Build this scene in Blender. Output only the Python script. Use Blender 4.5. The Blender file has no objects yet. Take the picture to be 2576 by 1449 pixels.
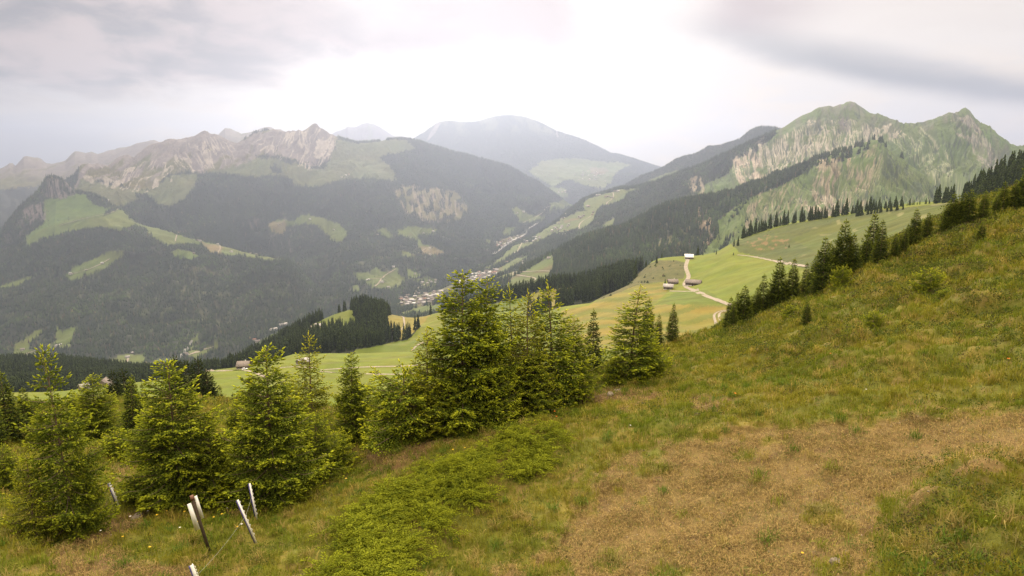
import bpy, math, random
import numpy as np
from math import radians, sin, cos, tan, pi

# ------------------------------------------------------------------ camera, sky, sun, exposure
SC = bpy.context.scene
PITCH = radians(10.0)
HFOV = radians(80.0)
FW, FH = 2576.0, 1449.0            # image frame in pixels; the x, y values below are traced in it
FL = FW / 2 / tan(HFOV / 2)
cp, sp = cos(PITCH), sin(PITCH)
cam_d = bpy.data.cameras.new("camera")
cam = bpy.data.objects.new("camera", cam_d)
SC.collection.objects.link(cam)
cam_d.sensor_width = 36.0
cam_d.lens = 18.0 / tan(HFOV / 2)
cam_d.clip_start = 0.1
cam_d.clip_end = 60000
cam.location = (0, 0, 0)
cam.rotation_euler = (pi / 2 - PITCH, 0, 0)
SC.camera = cam
SC.view_settings.view_transform = 'Standard'
SC.view_settings.look = 'None'
SC.view_settings.exposure = EXPOSURE = 0.85
SC.view_settings.gamma = 1.0
SC.render.film_transparent = False
SC.cycles.use_denoising = True
SC.cycles.max_bounces = 5
SC.cycles.diffuse_bounces = 2
SC.cycles.glossy_bounces = 1
SC.cycles.transmission_bounces = 2
SC.cycles.volume_bounces = 0
SC.cycles.transparent_max_bounces = 4
SC.cycles.volume_max_steps = 64
SC.cycles.sample_clamp_indirect = 4

SUN_EL, SUN_AZ = radians(25), radians(-5)      # azimuth from +Y towards +X
sun_d = bpy.data.lights.new("sun", 'SUN')
sun_d.energy = 2.0
sun_d.angle = radians(14)
sun_d.color = (1.0, 0.85, 0.62)
sun = bpy.data.objects.new("sun", sun_d)
SC.collection.objects.link(sun)
from mathutils import Vector
sd = Vector((sin(SUN_AZ) * cos(SUN_EL), cos(SUN_AZ) * cos(SUN_EL), sin(SUN_EL)))
sun.rotation_euler = sd.to_track_quat('Z', 'Y').to_euler()


class NT:
    """tiny expression helper for node trees"""
    def __init__(s, tree):
        s.t = tree
        s.n = tree.nodes
        s.l = tree.links

    def node(s, typ, **kw):
        n = s.n.new(typ)
        for k, v in kw.items():
            setattr(n, k, v)
        return n

    def put(s, sock, v):
        if hasattr(v, 'is_output') or isinstance(v, bpy.types.NodeSocket):
            s.l.new(v, sock)
        else:
            if sock.type == 'RGBA' and len(v) == 3:
                v = (*v, 1)
            sock.default_value = v

    def m(s, op, a, b=0.0, c=None, clamp=False):
        n = s.node('ShaderNodeMath', operation=op, use_clamp=clamp)
        s.put(n.inputs[0], a)
        s.put(n.inputs[1], b)
        if c is not None:
            s.put(n.inputs[2], c)
        return n.outputs[0]

    def ss(s, x, lo, hi):
        n = s.node('ShaderNodeMapRange', interpolation_type='SMOOTHSTEP')
        s.put(n.inputs['Value'], x)
        s.put(n.inputs['From Min'], lo)
        s.put(n.inputs['From Max'], hi)
        return n.outputs[0]

    def band(s, x, c, w1, w2):
        """1 at centre c, fading over w1 below and w2 above"""
        return s.m('MULTIPLY', s.ss(x, s.m('SUBTRACT', c, w1), c), s.m('SUBTRACT', 1.0, s.ss(x, c, s.m('ADD', c, w2))))

    def mix(s, f, a, b, mode='MIX'):
        n = s.node('ShaderNodeMix', data_type='RGBA', blend_type=mode)
        s.put(n.inputs[0], f)
        s.put(n.inputs[6], a)
        s.put(n.inputs[7], b)
        return n.outputs[2]

    def noise(s, vec, scale, detail=4, rough=0.55, dist=0.0):
        n = s.node('ShaderNodeTexNoise')
        if vec is not None:
            s.l.new(vec, n.inputs['Vector'])
        n.inputs['Scale'].default_value = scale
        n.inputs['Detail'].default_value = detail
        n.inputs['Roughness'].default_value = rough
        n.inputs['Distortion'].default_value = dist
        return n.outputs['Fac']

    def ramp(s, f, stops):
        n = s.node('ShaderNodeValToRGB')
        e = n.color_ramp.elements
        while len(e) < len(stops):
            e.new(0.5)
        for i, (p, c) in enumerate(stops):
            e[i].position = p
            e[i].color = (*c, 1) if len(c) == 3 else c
        s.put(n.inputs[0], f)
        return n.outputs[0]


def build_world():
    w = bpy.data.worlds.new("World")
    SC.world = w
    w.use_nodes = True
    w.node_tree.nodes.clear()
    t = NT(w.node_tree)
    sky = t.node('ShaderNodeTexSky', sky_type='NISHITA')
    sky.sun_disc = False
    sky.sun_elevation = SUN_EL
    sky.sun_rotation = SUN_AZ
    sky.altitude = 1700
    tc = t.node('ShaderNodeTexCoord')
    sep = t.node('ShaderNodeSeparateXYZ')
    t.l.new(tc.outputs['Generated'], sep.inputs[0])
    x, y, z = sep.outputs
    az = t.m('MULTIPLY', t.m('ARCTAN2', x, y), 57.2958)          # degrees, right positive
    el = t.m('MULTIPLY', t.m('ARCSINE', z), 57.2958)
    # cloud sheet coordinates: a flat layer overhead, so streaks flatten towards the horizon
    zz = t.m('ADD', t.m('MAXIMUM', z, 0.0), 0.22)
    cx = t.m('DIVIDE', x, zz)
    cy = t.m('DIVIDE', y, zz)
    cv = t.node('ShaderNodeCombineXYZ')
    t.l.new(cx, cv.inputs[0]); t.l.new(cy, cv.inputs[1])
    n1 = t.noise(cv.outputs[0], 0.9, 5, 0.5, 0.3)
    n2 = t.noise(cv.outputs[0], 2.6, 5, 0.55, 0.4)
    wob = t.m('ADD', t.m('MULTIPLY', t.m('SUBTRACT', n1, 0.5), 9.0), t.m('MULTIPLY', t.m('SUBTRACT', n2, 0.5), 4.0))
    e2 = t.m('ADD', el, wob)
    # grey cloud bank: upper left, its lower edge rising to the middle and falling again on the right
    naz = t.m('MULTIPLY', az, -1.0)
    leftness = t.ss(naz, -8.0, 40.0)
    edge = t.m('ADD', 10.6, t.m('MULTIPLY', t.ss(naz, 8.0, 40.0), -5.2))
    bank = t.ss(e2, t.m('SUBTRACT', edge, 1.2), t.m('ADD', edge, 2.0))
    hole = t.m('MULTIPLY', t.band(t.m('ADD', az, t.m('MULTIPLY', wob, 1.2)), -12.0, 8.0, 9.0), t.ss(e2, 12.2, 14.5))
    hole2 = t.m('MULTIPLY', t.ss(t.m('ADD', az, t.m('MULTIPLY', wob, 1.5)), 3.0, 9.0), t.ss(e2, 9.5, 11.0))
    right_veil = t.m('MULTIPLY', hole2, t.m('SUBTRACT', 1.0, t.band(t.m('ADD', az, t.m('MULTIPLY', wob, 1.5)), 19.0, 6.0, 8.0)))
    bank = t.m('MULTIPLY', bank, t.m('SUBTRACT', 1.0, t.m('MULTIPLY', t.m('MAXIMUM', t.m('MULTIPLY', hole, 0.5), right_veil), 0.8)))
    n3 = t.noise(cv.outputs[0], 5.5, 4, 0.5, 0.5)
    tex = t.m('ADD', t.m('MULTIPLY', n2, 0.6), t.m('MULTIPLY', n3, 0.4))
    dark = t.m('MULTIPLY', bank, t.m('MULTIPLY', leftness, t.m('ADD', 0.05, t.m('MULTIPLY', t.ss(tex, 0.40, 0.60), 1.0))), clamp=True)
    # blue grey streak on the right, sinking to the right
    cR = t.m('ADD', 16.4, t.m('MULTIPLY', az, -0.27))
    strk = t.band(t.m('ADD', el, t.m('MULTIPLY', wob, 0.30)), cR, 1.6, 2.4)
    strk = t.m('MULTIPLY', strk, t.ss(az, 9.0, 30.0))
    # dull blue air low on the left
    lowl = t.m('MULTIPLY', t.ss(naz, 16.0, 40.0), t.m('SUBTRACT', 1.0, t.ss(e2, 1.0, 9.0)))
    K = 0.60
    white = (0.92 * K, 0.80 * K, 0.66 * K)
    warm = (1.04 * K, 0.84 * K, 0.60 * K)
    c = t.mix(t.m('MULTIPLY', t.ss(n2, 0.44, 0.62), t.m('SUBTRACT', 1.0, t.ss(el, 6.0, 11.0))), white, warm)
    c = t.mix(t.m('MULTIPLY', bank, 0.9), c, (0.45 * K, 0.315 * K, 0.25 * K))
    c = t.mix(t.m('MULTIPLY', dark, 0.95), c, (0.13 * K, 0.105 * K, 0.075 * K))
    c = t.mix(t.m('MULTIPLY', strk, 0.95), c, (0.17 * K, 0.16 * K, 0.13 * K))
    c = t.mix(t.m('MULTIPLY', lowl, 0.9), c, (0.27 * K, 0.27 * K, 0.26 * K))
    # an overcast sky is brighter towards the zenith and behind
    zen = t.m('ADD', 1.0, t.m('MULTIPLY', t.ss(el, 18.0, 50.0), 2.8))
    over = t.ss(el, 18.0, 40.0)
    c = t.mix(over, c, (0.98 * K, 0.82 * K, 0.62 * K))
    vm = t.node('ShaderNodeVectorMath', operation='SCALE')
    t.l.new(c, vm.inputs[0]); t.l.new(zen, vm.inputs['Scale'])
    skyc = t.node('ShaderNodeVectorMath', operation='SCALE')
    t.l.new(sky.outputs[0], skyc.inputs[0]); skyc.inputs['Scale'].default_value = 0.10
    out = t.mix(0.95, skyc.outputs[0], vm.outputs[0])
    bg = t.node('ShaderNodeBackground')
    t.l.new(out, bg.inputs[0])
    bg.inputs[1].default_value = 1.0
    o = t.node('ShaderNodeOutputWorld')
    t.l.new(bg.outputs[0], o.inputs[0])
    w.cycles.sampling_method = 'MANUAL'
    w.cycles.sample_map_resolution = 512


build_world()

# ------------------------------------------------------------------ numeric helpers
RNG = np.random.default_rng(7)


def vnoise(x, y, seed=0):
    """smooth gradient noise about -1..1 on numpy arrays"""
    x = np.asarray(x, float); y = np.asarray(y, float)
    xi = np.floor(x).astype(np.int64); yi = np.floor(y).astype(np.int64)
    xf = x - xi; yf = y - yi
    u = xf * xf * xf * (xf * (xf * 6 - 15) + 10)
    v = yf * yf * yf * (yf * (yf * 6 - 15) + 10)

    def g(ix, iy, dx, dy):
        h = (ix * 374761393 + iy * 668265263 + seed * 1442695041) & 0xffffffff
        h = ((h ^ (h >> 13)) * 1274126177) & 0xffffffff
        h = h ^ (h >> 16)
        a = (h & 0xffff) * (2 * pi / 65536.0)
        return np.cos(a) * dx + np.sin(a) * dy
    n00 = g(xi, yi, xf, yf); n10 = g(xi + 1, yi, xf - 1, yf)
    n01 = g(xi, yi + 1, xf, yf - 1); n11 = g(xi + 1, yi + 1, xf - 1, yf - 1)
    return (n00 * (1 - u) * (1 - v) + n10 * u * (1 - v) + n01 * (1 - u) * v + n11 * u * v) * 1.5


def fbm(x, y, oct=5, seed=0, gain=0.5, lac=2.03):
    a, s, f = 0.0, 1.0, 1.0
    for i in range(oct):
        a = a + s * vnoise(x * f + 13.7 * i, y * f - 7.1 * i, seed + i)
        s *= gain; f *= lac
    return a


def ridged(x, y, oct=4, seed=0, gain=0.55):
    a, s, f, tot = 0.0, 1.0, 1.0, 0.0
    for i in range(oct):
        a = a + s * (1 - np.abs(vnoise(x * f + 3.3 * i, y * f + 9.1 * i, seed + i)))
        tot += s; s *= gain; f *= 2.1
    return a / tot


def sstep(x, a, b):
    t = np.clip((x - a) / (b - a), 0, 1)
    return t * t * (3 - 2 * t)


def pchip_cols(s, f, q):
    """monotone cubic; s,f: (K,U) knots along axis 0; q: (V,U) -> (V,U)"""
    h = np.diff(s, axis=0)
    d = np.diff(f, axis=0) / h
    m = np.zeros_like(f)
    w1 = 2 * h[1:] + h[:-1]; w2 = h[1:] + 2 * h[:-1]
    ok = d[:-1] * d[1:] > 0
    with np.errstate(divide='ignore', invalid='ignore'):
        hm = (w1 + w2) / (w1 / np.where(ok, d[:-1], 1) + w2 / np.where(ok, d[1:], 1))
    m[1:-1] = np.where(ok, hm, 0)
    m[0] = d[0]; m[-1] = d[-1]
    out = np.zeros_like(q)
    K = s.shape[0]
    for k in range(K - 1):
        t = (q - s[k]) / h[k]
        sel = (t >= (0 if k else -9)) & (t <= (1 if k < K - 2 else 9))
        t2 = t * t; t3 = t2 * t
        v = (2 * t3 - 3 * t2 + 1) * f[k] + (t3 - 2 * t2 + t) * h[k] * m[k] + (-2 * t3 + 3 * t2) * f[k + 1] + (t3 - t2) * h[k] * m[k + 1]
        out = np.where(sel, v, out)
    return out


def pix_dir(x, y):
    dx = (np.asarray(x, float) - FW / 2) / FL
    up = -(np.asarray(y, float) - FH / 2) / FL
    return dx, cp + up * sp, -sp + up * cp


def to_pix(X, Y, Z):
    c = Y * cp - Z * sp
    w = Y * sp + Z * cp
    c = np.maximum(c, 1e-6)
    return FW / 2 + FL * X / c, FH / 2 - FL * w / c


def pt(x, y, D):
    """world point on the view ray through image pixel (x,y) at horizontal distance D"""
    dx, dy, dz = pix_dir(x, y)
    k = D / np.sqrt(dx * dx + dy * dy)
    return np.array([dx * k, dy * k, dz * k])


def in_poly(px, py, poly):
    poly = np.asarray(poly, float)
    x0, y0 = poly[:, 0], poly[:, 1]
    x1, y1 = np.roll(x0, -1), np.roll(y0, -1)
    shp = px.shape
    px = px.ravel(); py = py.ravel()
    inside = np.zeros(px.shape, bool)
    bb = (px >= x0.min()) & (px <= x0.max()) & (py >= y0.min()) & (py <= y0.max())
    idx = np.nonzero(bb)[0]
    if len(idx):
        qx, qy = px[idx], py[idx]
        ins = np.zeros(len(idx), bool)
        for a, b, c, d in zip(x0, y0, x1, y1):
            if b == d:
                continue
            cond = ((b > qy) != (d > qy)) & (qx < (c - a) * (qy - b) / (d - b) + a)
            ins ^= cond
        inside[idx] = ins
    return inside.reshape(shp)


def smooth_interp(x, xs, ys):
    """linear interpolation blurred a little through pchip"""
    xs = np.asarray(xs, float); ys = np.asarray(ys, float)
    q = np.asarray(x, float)[:, None]
    return pchip_cols(xs[:, None], ys[:, None], np.clip(q, xs[0], xs[-1]))[:, 0]


COL = SC.collection


def mesh_np(name, V, F, nper, mat, cols=None, smooth=False, parent=None, matidx=None):
    """V (n,3), F flat indices, nper verts per face; cols (n,3) vertex colour"""
    me = bpy.data.meshes.new(name)
    nv = len(V); nf = len(F) // nper
    me.vertices.add(nv)
    me.vertices.foreach_set('co', np.ascontiguousarray(V, dtype=np.float32).ravel())
    me.loops.add(nf * nper)
    me.loops.foreach_set('vertex_index', np.ascontiguousarray(F, dtype=np.int32).ravel())
    me.polygons.add(nf)
    me.polygons.foreach_set('loop_start', np.arange(0, nf * nper, nper, dtype=np.int32))
    if smooth:
        me.polygons.foreach_set('use_smooth', np.ones(nf, bool))
    if cols is not None:
        a = me.color_attributes.new('Col', 'FLOAT_COLOR', 'POINT')
        c4 = np.ones((nv, 4), np.float32); c4[:, :3] = cols
        a.data.foreach_set('color', c4.ravel())
    if mat is not None:
        me.materials.append(mat)
    me.update(calc_edges=True)
    o = bpy.data.objects.new(name, me)
    COL.objects.link(o)
    if parent is not None:
        o.parent = parent
    return o


def tag(o, label=None, cat=None, group=None, kind=None):
    for k, v in (('label', label), ('category', cat), ('group', group), ('kind', kind)):
        if v:
            o[k] = v
    return o


def empty(name, loc=(0, 0, 0), rz=0.0, s=1.0):
    o = bpy.data.objects.new(name, None)
    COL.objects.link(o)
    o.location = loc
    o.rotation_euler = (0, 0, rz)
    o.scale = (s, s, s)
    return o


# ------------------------------------------------------------------ materials
def mat_attr(name, rough=0.9, fine=((3.0, 0.5),), bump=0.0, bscale=1.0, trans=0.0, spec=0.2):
    """colour attribute times fine world-space noise"""
    m = bpy.data.materials.new(name)
    m.use_nodes = True
    t = NT(m.node_tree)
    b = m.node_tree.nodes['Principled BSDF']
    at = t.node('ShaderNodeAttribute', attribute_name='Col')
    geo = t.node('ShaderNodeNewGeometry')
    c = at.outputs['Color']
    for sc, amt in fine:
        n = t.noise(geo.outputs['Position'], sc, 3, 0.6)
        f = t.m('ADD', 1.0 - amt, t.m('MULTIPLY', n, amt * 2.0))
        v = t.node('ShaderNodeVectorMath', operation='SCALE')
        t.l.new(c, v.inputs[0]); t.l.new(f, v.inputs['Scale'])
        c = v.outputs[0]
    t.l.new(c, b.inputs['Base Color'])
    b.inputs['Roughness'].default_value = rough
    b.inputs['Specular IOR Level'].default_value = spec
    if bump:
        n = t.noise(geo.outputs['Position'], bscale, 5, 0.65)
        bn = t.node('ShaderNodeBump')
        bn.inputs['Strength'].default_value = 0.8
        bn.inputs['Distance'].default_value = bump
        t.l.new(n, bn.inputs['Height'])
        t.l.new(bn.outputs[0], b.inputs['Normal'])
    if trans:
        tr = t.node('ShaderNodeBsdfTranslucent')
        t.l.new(c, tr.inputs[0])
        mx = t.node('ShaderNodeMixShader')
        mx.inputs[0].default_value = trans
        t.l.new(b.outputs[0], mx.inputs[1]); t.l.new(tr.outputs[0], mx.inputs[2])
        t.l.new(mx.outputs[0], m.node_tree.nodes['Material Output'].inputs[0])
    return m


def mat_plain(name, col, rough=0.8, fine=None, metal=0.0):
    m = bpy.data.materials.new(name)
    m.use_nodes = True
    t = NT(m.node_tree)
    b = m.node_tree.nodes['Principled BSDF']
    b.inputs['Roughness'].default_value = rough
    b.inputs['Metallic'].default_value = metal
    b.inputs['Specular IOR Level'].default_value = 0.25
    if fine:
        tc = t.node('ShaderNodeTexCoord')
        n = t.noise(tc.outputs['Object'], fine, 4, 0.6)
        lo = tuple(v * 0.7 for v in col); hi = tuple(min(1, v * 1.3) for v in col)
        t.l.new(t.ramp(n, [(0.3, lo), (0.7, hi)]), b.inputs['Base Color'])
    else:
        b.inputs['Base Color'].default_value = (*col, 1)
    return m


M_FAR = mat_attr('mountain_ground', fine=((0.03, 0.25), (0.12, 0.2)), bump=1.5, bscale=0.08)
M_MID = mat_attr('meadow_ground', fine=((0.05, 0.22), (0.5, 0.2)), bump=0.15, bscale=0.8)
M_NEAR = mat_attr('near_ground', fine=((6.0, 0.35), (30.0, 0.35)), bump=0.03, bscale=12.0)

# albedos
A = {
    'forest': (0.022, 0.028, 0.015), 'meadow': (0.092, 0.118, 0.026), 'dry': (0.140, 0.115, 0.050),
    'bright': (0.125, 0.152, 0.013), 'rock': (0.150, 0.132, 0.124), 'scree': (0.37, 0.335, 0.29),
    'alp': (0.088, 0.100, 0.042), 'shrub': (0.072, 0.088, 0.018), 'road': (0.42, 0.38, 0.32),
    'soil': (0.20, 0.125, 0.060), 'green': (0.084, 0.122, 0.028),
    'hay': (0.175, 0.150, 0.026), 'lush': (0.100, 0.128, 0.014), 'pasture': (0.080, 0.098, 0.016), 'rough': (0.095, 0.092, 0.030),
}

SHEETS = {}


class Sheet:
    """a piece of land: rows of image pixel points at estimated distances, from near to far"""

    def __init__(s, name, lines, step, rows, mat, seed=0, disp=None, default='forest', polys=(), edge=4.0, paint=None, x0=None, x1=None):
        s.name = name
        x0 = lines[0][0][0] if x0 is None else x0
        x1 = lines[0][-1][0] if x1 is None else x1
        U = int((x1 - x0) / step) + 1
        xs = np.linspace(x0, x1, U)
        C, W, D = [], [], []
        for ln in lines:
            a = [e for e in ln]
            lx = [e[0] for e in a]
            Dl = smooth_interp(xs, lx, [e[2] for e in a])
            if len(a[0]) == 4:                      # (x, z, D, 'z')
                Zl = smooth_interp(xs, lx, [e[1] for e in a])
                dx = (xs - FW / 2) / FL
                # solve for depth c, height w:  (dx c)^2 + Y^2 = D^2 , Z = -c sp + w cp , Y = c cp + w sp
                c = Dl / np.sqrt(1 + dx * dx)
                for _ in range(8):
                    w = (Zl + c * sp) / cp
                    Y = c * cp + w * sp
                    c = c * Dl / np.sqrt((dx * c) ** 2 + Y * Y)
                w = (Zl + c * sp) / cp
            else:
                yl = np.interp(xs, lx, [e[1] for e in a])
                dx, dy, dz = pix_dir(xs, yl)
                c = Dl / np.sqrt(dx * dx + dy * dy)
                w = -(yl - FH / 2) / FL * c
            C.append(c); W.append(w); D.append(Dl)
        C = np.array(C); W = np.array(W)
        for k in range(1, len(C)):                      # keep distance increasing
            C[k] = np.maximum(C[k], C[k - 1] * 1.003)
        LC = np.log(C)
        K = len(C)
        q = []
        vpar = []
        for k in range(K - 1):
            n = rows[k]
            for i in range(n):
                f = i / n
                q.append(LC[k] * (1 - f) + LC[k + 1] * f)
                vpar.append(k + f)
        q.append(LC[-1]); vpar.append(K - 1)
        q = np.array(q)
        w = pchip_cols(LC, W, q)
        c = np.exp(q)
        dxs = (xs - FW / 2) / FL
        s.X = dxs[None, :] * c
        s.Y = c * cp + w * sp
        s.Z = -c * sp + w * cp
        s.v = np.array(vpar)[:, None] * np.ones((1, U))
        s.xs = xs
        s.seed = seed
        s.px0, s.py0 = to_pix(s.X, s.Y, s.Z)
        if disp:
            s.Z = s.Z + disp(s)
        s.px, s.py = to_pix(s.X, s.Y, s.Z)
        # classes
        cl = np.full(s.X.shape, default, dtype=object)
        e1 = vnoise(s.px / 9, s.py / 7, seed + 50) + 0.6 * vnoise(s.px / 3.5, s.py / 3, seed + 51)
        e2 = vnoise(s.px / 9 + 40, s.py / 7, seed + 52) + 0.6 * vnoise(s.px / 3.5, s.py / 3 + 40, seed + 53)
        qx, qy = s.px + e1 * edge, s.py + e2 * edge * 0.7
        for p in polys:
            m = in_poly(qx, qy, p[1])
            if len(p) > 2:
                m &= p[2](s)
            cl[m] = p[0]
        s.cl = cl
        col = np.zeros(s.X.shape + (3,))
        for k in A:
            m = cl == k
            if m.any():
                col[m] = A[k]
        Lc = 0.03 * float(np.median(c[len(c) // 5:]))
        var = 1 + 0.14 * fbm(s.X / Lc, s.Y / Lc, 3, seed + 60)
        col *= np.clip(var, 0.6, 1.4)[..., None]
        hue = fbm(s.X / Lc / 2.7 + 9, s.Y / Lc / 2.7, 3, seed + 61)
        col[..., 0] *= 1 + 0.12 * hue
        if paint:
            paint(s, col)
        s.col = np.clip(col, 0.01, 0.8)
        s.mat = mat
        s.c = c

    def build(s, name=None, pick=None):
        R, U = s.X.shape
        V = np.stack([s.X, s.Y, s.Z], -1).reshape(-1, 3)
        i = (np.arange(R - 1)[:, None] * U + np.arange(U - 1)[None, :])
        F = np.stack([i, i + 1, i + U + 1, i + U], -1).reshape(-1, 4)
        o = mesh_np(name or s.name, V, F.ravel(), 4, s.mat, s.col.reshape(-1, 3), smooth=True)
        o['kind'] = 'structure'
        s.obj = o
        SHEETS[s.name] = s
        return o

    def at(s, x, y):
        """first ground point (near to far) met on the view ray through image pixel x,y -> world point"""
        u = np.clip((x - s.xs[0]) / (s.xs[1] - s.xs[0]), 0, len(s.xs) - 1.001)
        i = int(u); f = u - i
        py = s.py[:, i] * (1 - f) + s.py[:, i + 1] * f
        k = np.nonzero((py[:-1] >= y) & (py[1:] < y))[0]
        if len(k) == 0:
            j = int(np.argmin(py)); g = 0.0
            j = min(j, len(py) - 2)
        else:
            j = int(k[0]); g = (py[j] - y) / (py[j] - py[j + 1])
        def L(Aa):
            a = Aa[j, i] * (1 - f) + Aa[j, i + 1] * f
            b = Aa[j + 1, i] * (1 - f) + Aa[j + 1, i + 1] * f
            return a * (1 - g) + b * g
        return np.array([L(s.X), L(s.Y), L(s.Z)])
# ------------------------------------------------------------------ the land, far to near
def D_(base, f):
    return [(x, y, D) for x, y, D in base]


def off(line, dy, D):
    """a line below / behind LINE: y shifted by dy, distance D (number or function of the old distance)"""
    return [(x, y + dy, D(d) if callable(D) else D) for x, y, d in line]


# ---- far mountain closing the valley
r = [(900, 420), (980, 385), (1038, 351), (1062, 335), (1085, 318), (1105, 306), (1125, 304.5), (1160, 306.5), (1198, 306), (1215, 301), (1232, 295.5), (1255, 292.5), (1285, 290),
     (1310, 292), (1338, 301), (1365, 312), (1392, 325), (1425, 338), (1458, 348), (1500, 368), (1538, 388), (1560, 391), (1605, 405), (1635, 414), (1664, 423), (1720, 438), (1800, 470)]
r = [(x, y, 11500) for x, y in r]
fm_lines = [
    [(900, 560, 7600), (1200, 560, 7600), (1450, 540, 7600), (1600, 520, 7600), (1800, 540, 7600)],
    [(900, 500, 8700), (1200, 470, 8700), (1450, 470, 8400), (1600, 465, 8600), (1800, 520, 8600)],
    [(900, 470, 9600), (1200, 420, 9700), (1450, 425, 9600), (1600, 440, 9600), (1800, 500, 9600)],
    [(900, 440, 10600), (1100, 360, 10700), (1285, 350, 10700), (1450, 390, 10500), (1600, 425, 10500), (1800, 485, 10400)],
    r, off(r, 25, 12800)]


def d_far(s):
    a = fbm(s.X / 900, s.Y / 900, 5, 3) * 60 + ridged(s.X / 420 + 0.4 * fbm(s.X / 500, s.Y / 500, 3, 9), s.Y / 1500, 4, 5) * 60 - 45
    fade = 0.25 + 0.75 * np.clip(np.abs(s.v - 4), 0, 1)
    return a * fade


village_poly = [(1330, 432), (1360, 405), (1400, 400), (1450, 398), (1500, 405), (1560, 408), (1590, 415), (1550, 432), (1540, 455), (1520, 475), (1480, 470), (1430, 452), (1390, 470), (1350, 450)]
valley_f = [(1380, 470), (1420, 472), (1430, 490), (1400, 505), (1380, 490)]


def p_far(s, col):
    # bare rock and screes high up on the far mountain
    n = fbm(s.X / 260, s.Y / 700, 4, 77)
    hi = sstep(s.py0, 352, 325) * sstep(n, -0.25, 0.35)
    col[...] = col * (1 - 0.7 * hi[..., None]) + np.array(A['alp']) * 1.1 * 0.7 * hi[..., None]
    for poly in ([(1098, 308), (1110, 308), (1095, 335), (1080, 350), (1073, 356), (1080, 338)], [(1395, 322), (1398, 322), (1406, 345), (1401, 345)]):
        col[in_poly(s.px, s.py, poly)] = (0.17, 0.16, 0.15)


S = Sheet('far_mountain', fm_lines, 1.6, [10, 40, 40, 60, 60, 8], M_FAR, 1, d_far, 'forest',
          [('meadow', village_poly), ('meadow', valley_f), ('dry', [(1480, 420), (1530, 425), (1520, 440), (1490, 438)])], 5, p_far)
S.build('mountain')

r = [(740, 380), (780, 362), (838, 338), (843, 335), (850, 331), (870, 323), (874, 318), (882, 321), (893, 320), (900, 318), (912, 312), (925, 309), (940, 313), (955, 322), (975, 334), (1000, 348), (1040, 372), (1080, 395)]
r = [(x, y, 13500) for x, y in r]
def d_pk(s):
    return (fbm(s.X / 500, s.Y / 500, 5, 13) * 50 + ridged(s.X / 260, s.Y / 1200, 4, 15) * 90 - 60) * (0.3 + 0.7 * np.clip(np.abs(s.v - 2), 0, 1))
def p_pk(s, col):
    n = ridged(s.X / 300 + 0.3 * vnoise(s.X / 200, s.Y / 200, 3), s.Y / 2500, 3, 17)
    k = (sstep(n, 0.62, 0.8) * sstep(s.py0, 400, 340))[..., None]
    col[...] = col * (1 - k) + np.array(A['rock']) * 0.7 * k
Sheet('far_peak', [off(r, 120, 11200), off(r, 45, 12600), r, off(r, 25, 14500)], 1.6, [20, 50, 50, 6], M_FAR, 2, d_pk, 'alp', [], 5, p_pk).build('mountain')

r = [(-120, 440), (-60, 432), (0, 426), (12, 420), (25, 412.5), (33, 414), (40, 420), (52, 408), (60, 399), (70, 398), (82, 400), (95, 401), (105, 405), (117, 414), (135, 412), (165, 406), (180, 392), (188, 386), (200, 385.5), (215, 388),
     (230, 384), (245, 388), (275, 381), (290, 380), (300, 376), (315, 374), (330, 370), (345, 363), (360, 359), (375, 355.5), (388, 355), (400, 360), (450, 372), (500, 360), (548, 339), (556, 331), (566, 322.5), (578, 323), (590, 329), (600, 331), (607, 335), (625, 334),
     (648, 329), (665, 323), (682, 321.5), (692, 328), (706, 328), (720, 335), (760, 352), (800, 372), (840, 390)]
r = [(x, y, 8800 if x < 430 else 9500) for x, y in r]
def d_fl(s):
    return (fbm(s.X / 450, s.Y / 450, 5, 23) * 55 + ridged(s.X / 240, s.Y / 900, 5, 25) * 110 - 75) * (0.25 + 0.75 * np.clip(np.abs(s.v - 2), 0, 1))
def p_rock(seed, ylo, yhi, amt=1.0):
    def f(s, col):
        n = ridged(s.X / 130 + 0.5 * vnoise(s.X / 90, s.Y / 90, seed + 1), s.Y / 900, 4, seed)
        k = (sstep(n, 0.5, 0.72) * sstep(s.py0, ylo, yhi) * amt)[..., None]
        col[...] = col * (1 - k) + np.array(A['rock']) * k
    return f
Sheet('far_left_range', [[(x, 640, 6000) for x, y, d in r], [(x, 480, 7600) for x, y, d in r], r, off(r, 25, 11000)], 1.6, [25, 60, 70, 6], M_FAR, 3, d_fl, 'rough',
      [('forest', [(-120, 490), (60, 470), (200, 460), (260, 640), (-120, 660)])], 8, p_rock(33, 470, 420, 0.9)).build('mountain')

# ---- left valley wall with the rocky range on top
r = [(-200, 640), (60, 560), (120, 500), (165, 462), (185, 447), (196, 430), (205, 417), (222, 414), (235, 418), (248, 415), (262, 419), (272, 421), (283, 412), (292, 401), (300, 396), (310, 391), (322, 392), (332, 397), (338, 399), (344, 390), (352, 384),
     (362, 376), (372, 369), (385, 363), (400, 361), (412, 357), (430, 352.5), (445, 354), (460, 352), (475, 348), (490, 345), (498, 340), (506, 334), (515, 330), (524, 334), (530, 338), (540, 338), (552, 344), (565, 352), (580, 359), (596, 364), (610, 357), (625, 347),
     (640, 338), (655, 334), (672, 329), (690, 329.5), (710, 332), (730, 334), (745, 333), (752, 328), (760, 331), (770, 326), (778, 320), (784, 315), (790, 312), (797, 315), (804, 322), (815, 329), (830, 339), (845, 345), (870, 352), (900, 360), (920, 360), (940, 357),
     (960, 356), (978, 350), (1000, 347), (1020, 349), (1045, 352), (1070, 359), (1100, 370), (1130, 379), (1155, 385), (1180, 391), (1205, 398), (1230, 405), (1255, 411), (1280, 417), (1320, 440), (1360, 462), (1400, 488), (1440, 516), (1500, 560), (1560, 600)]
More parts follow.
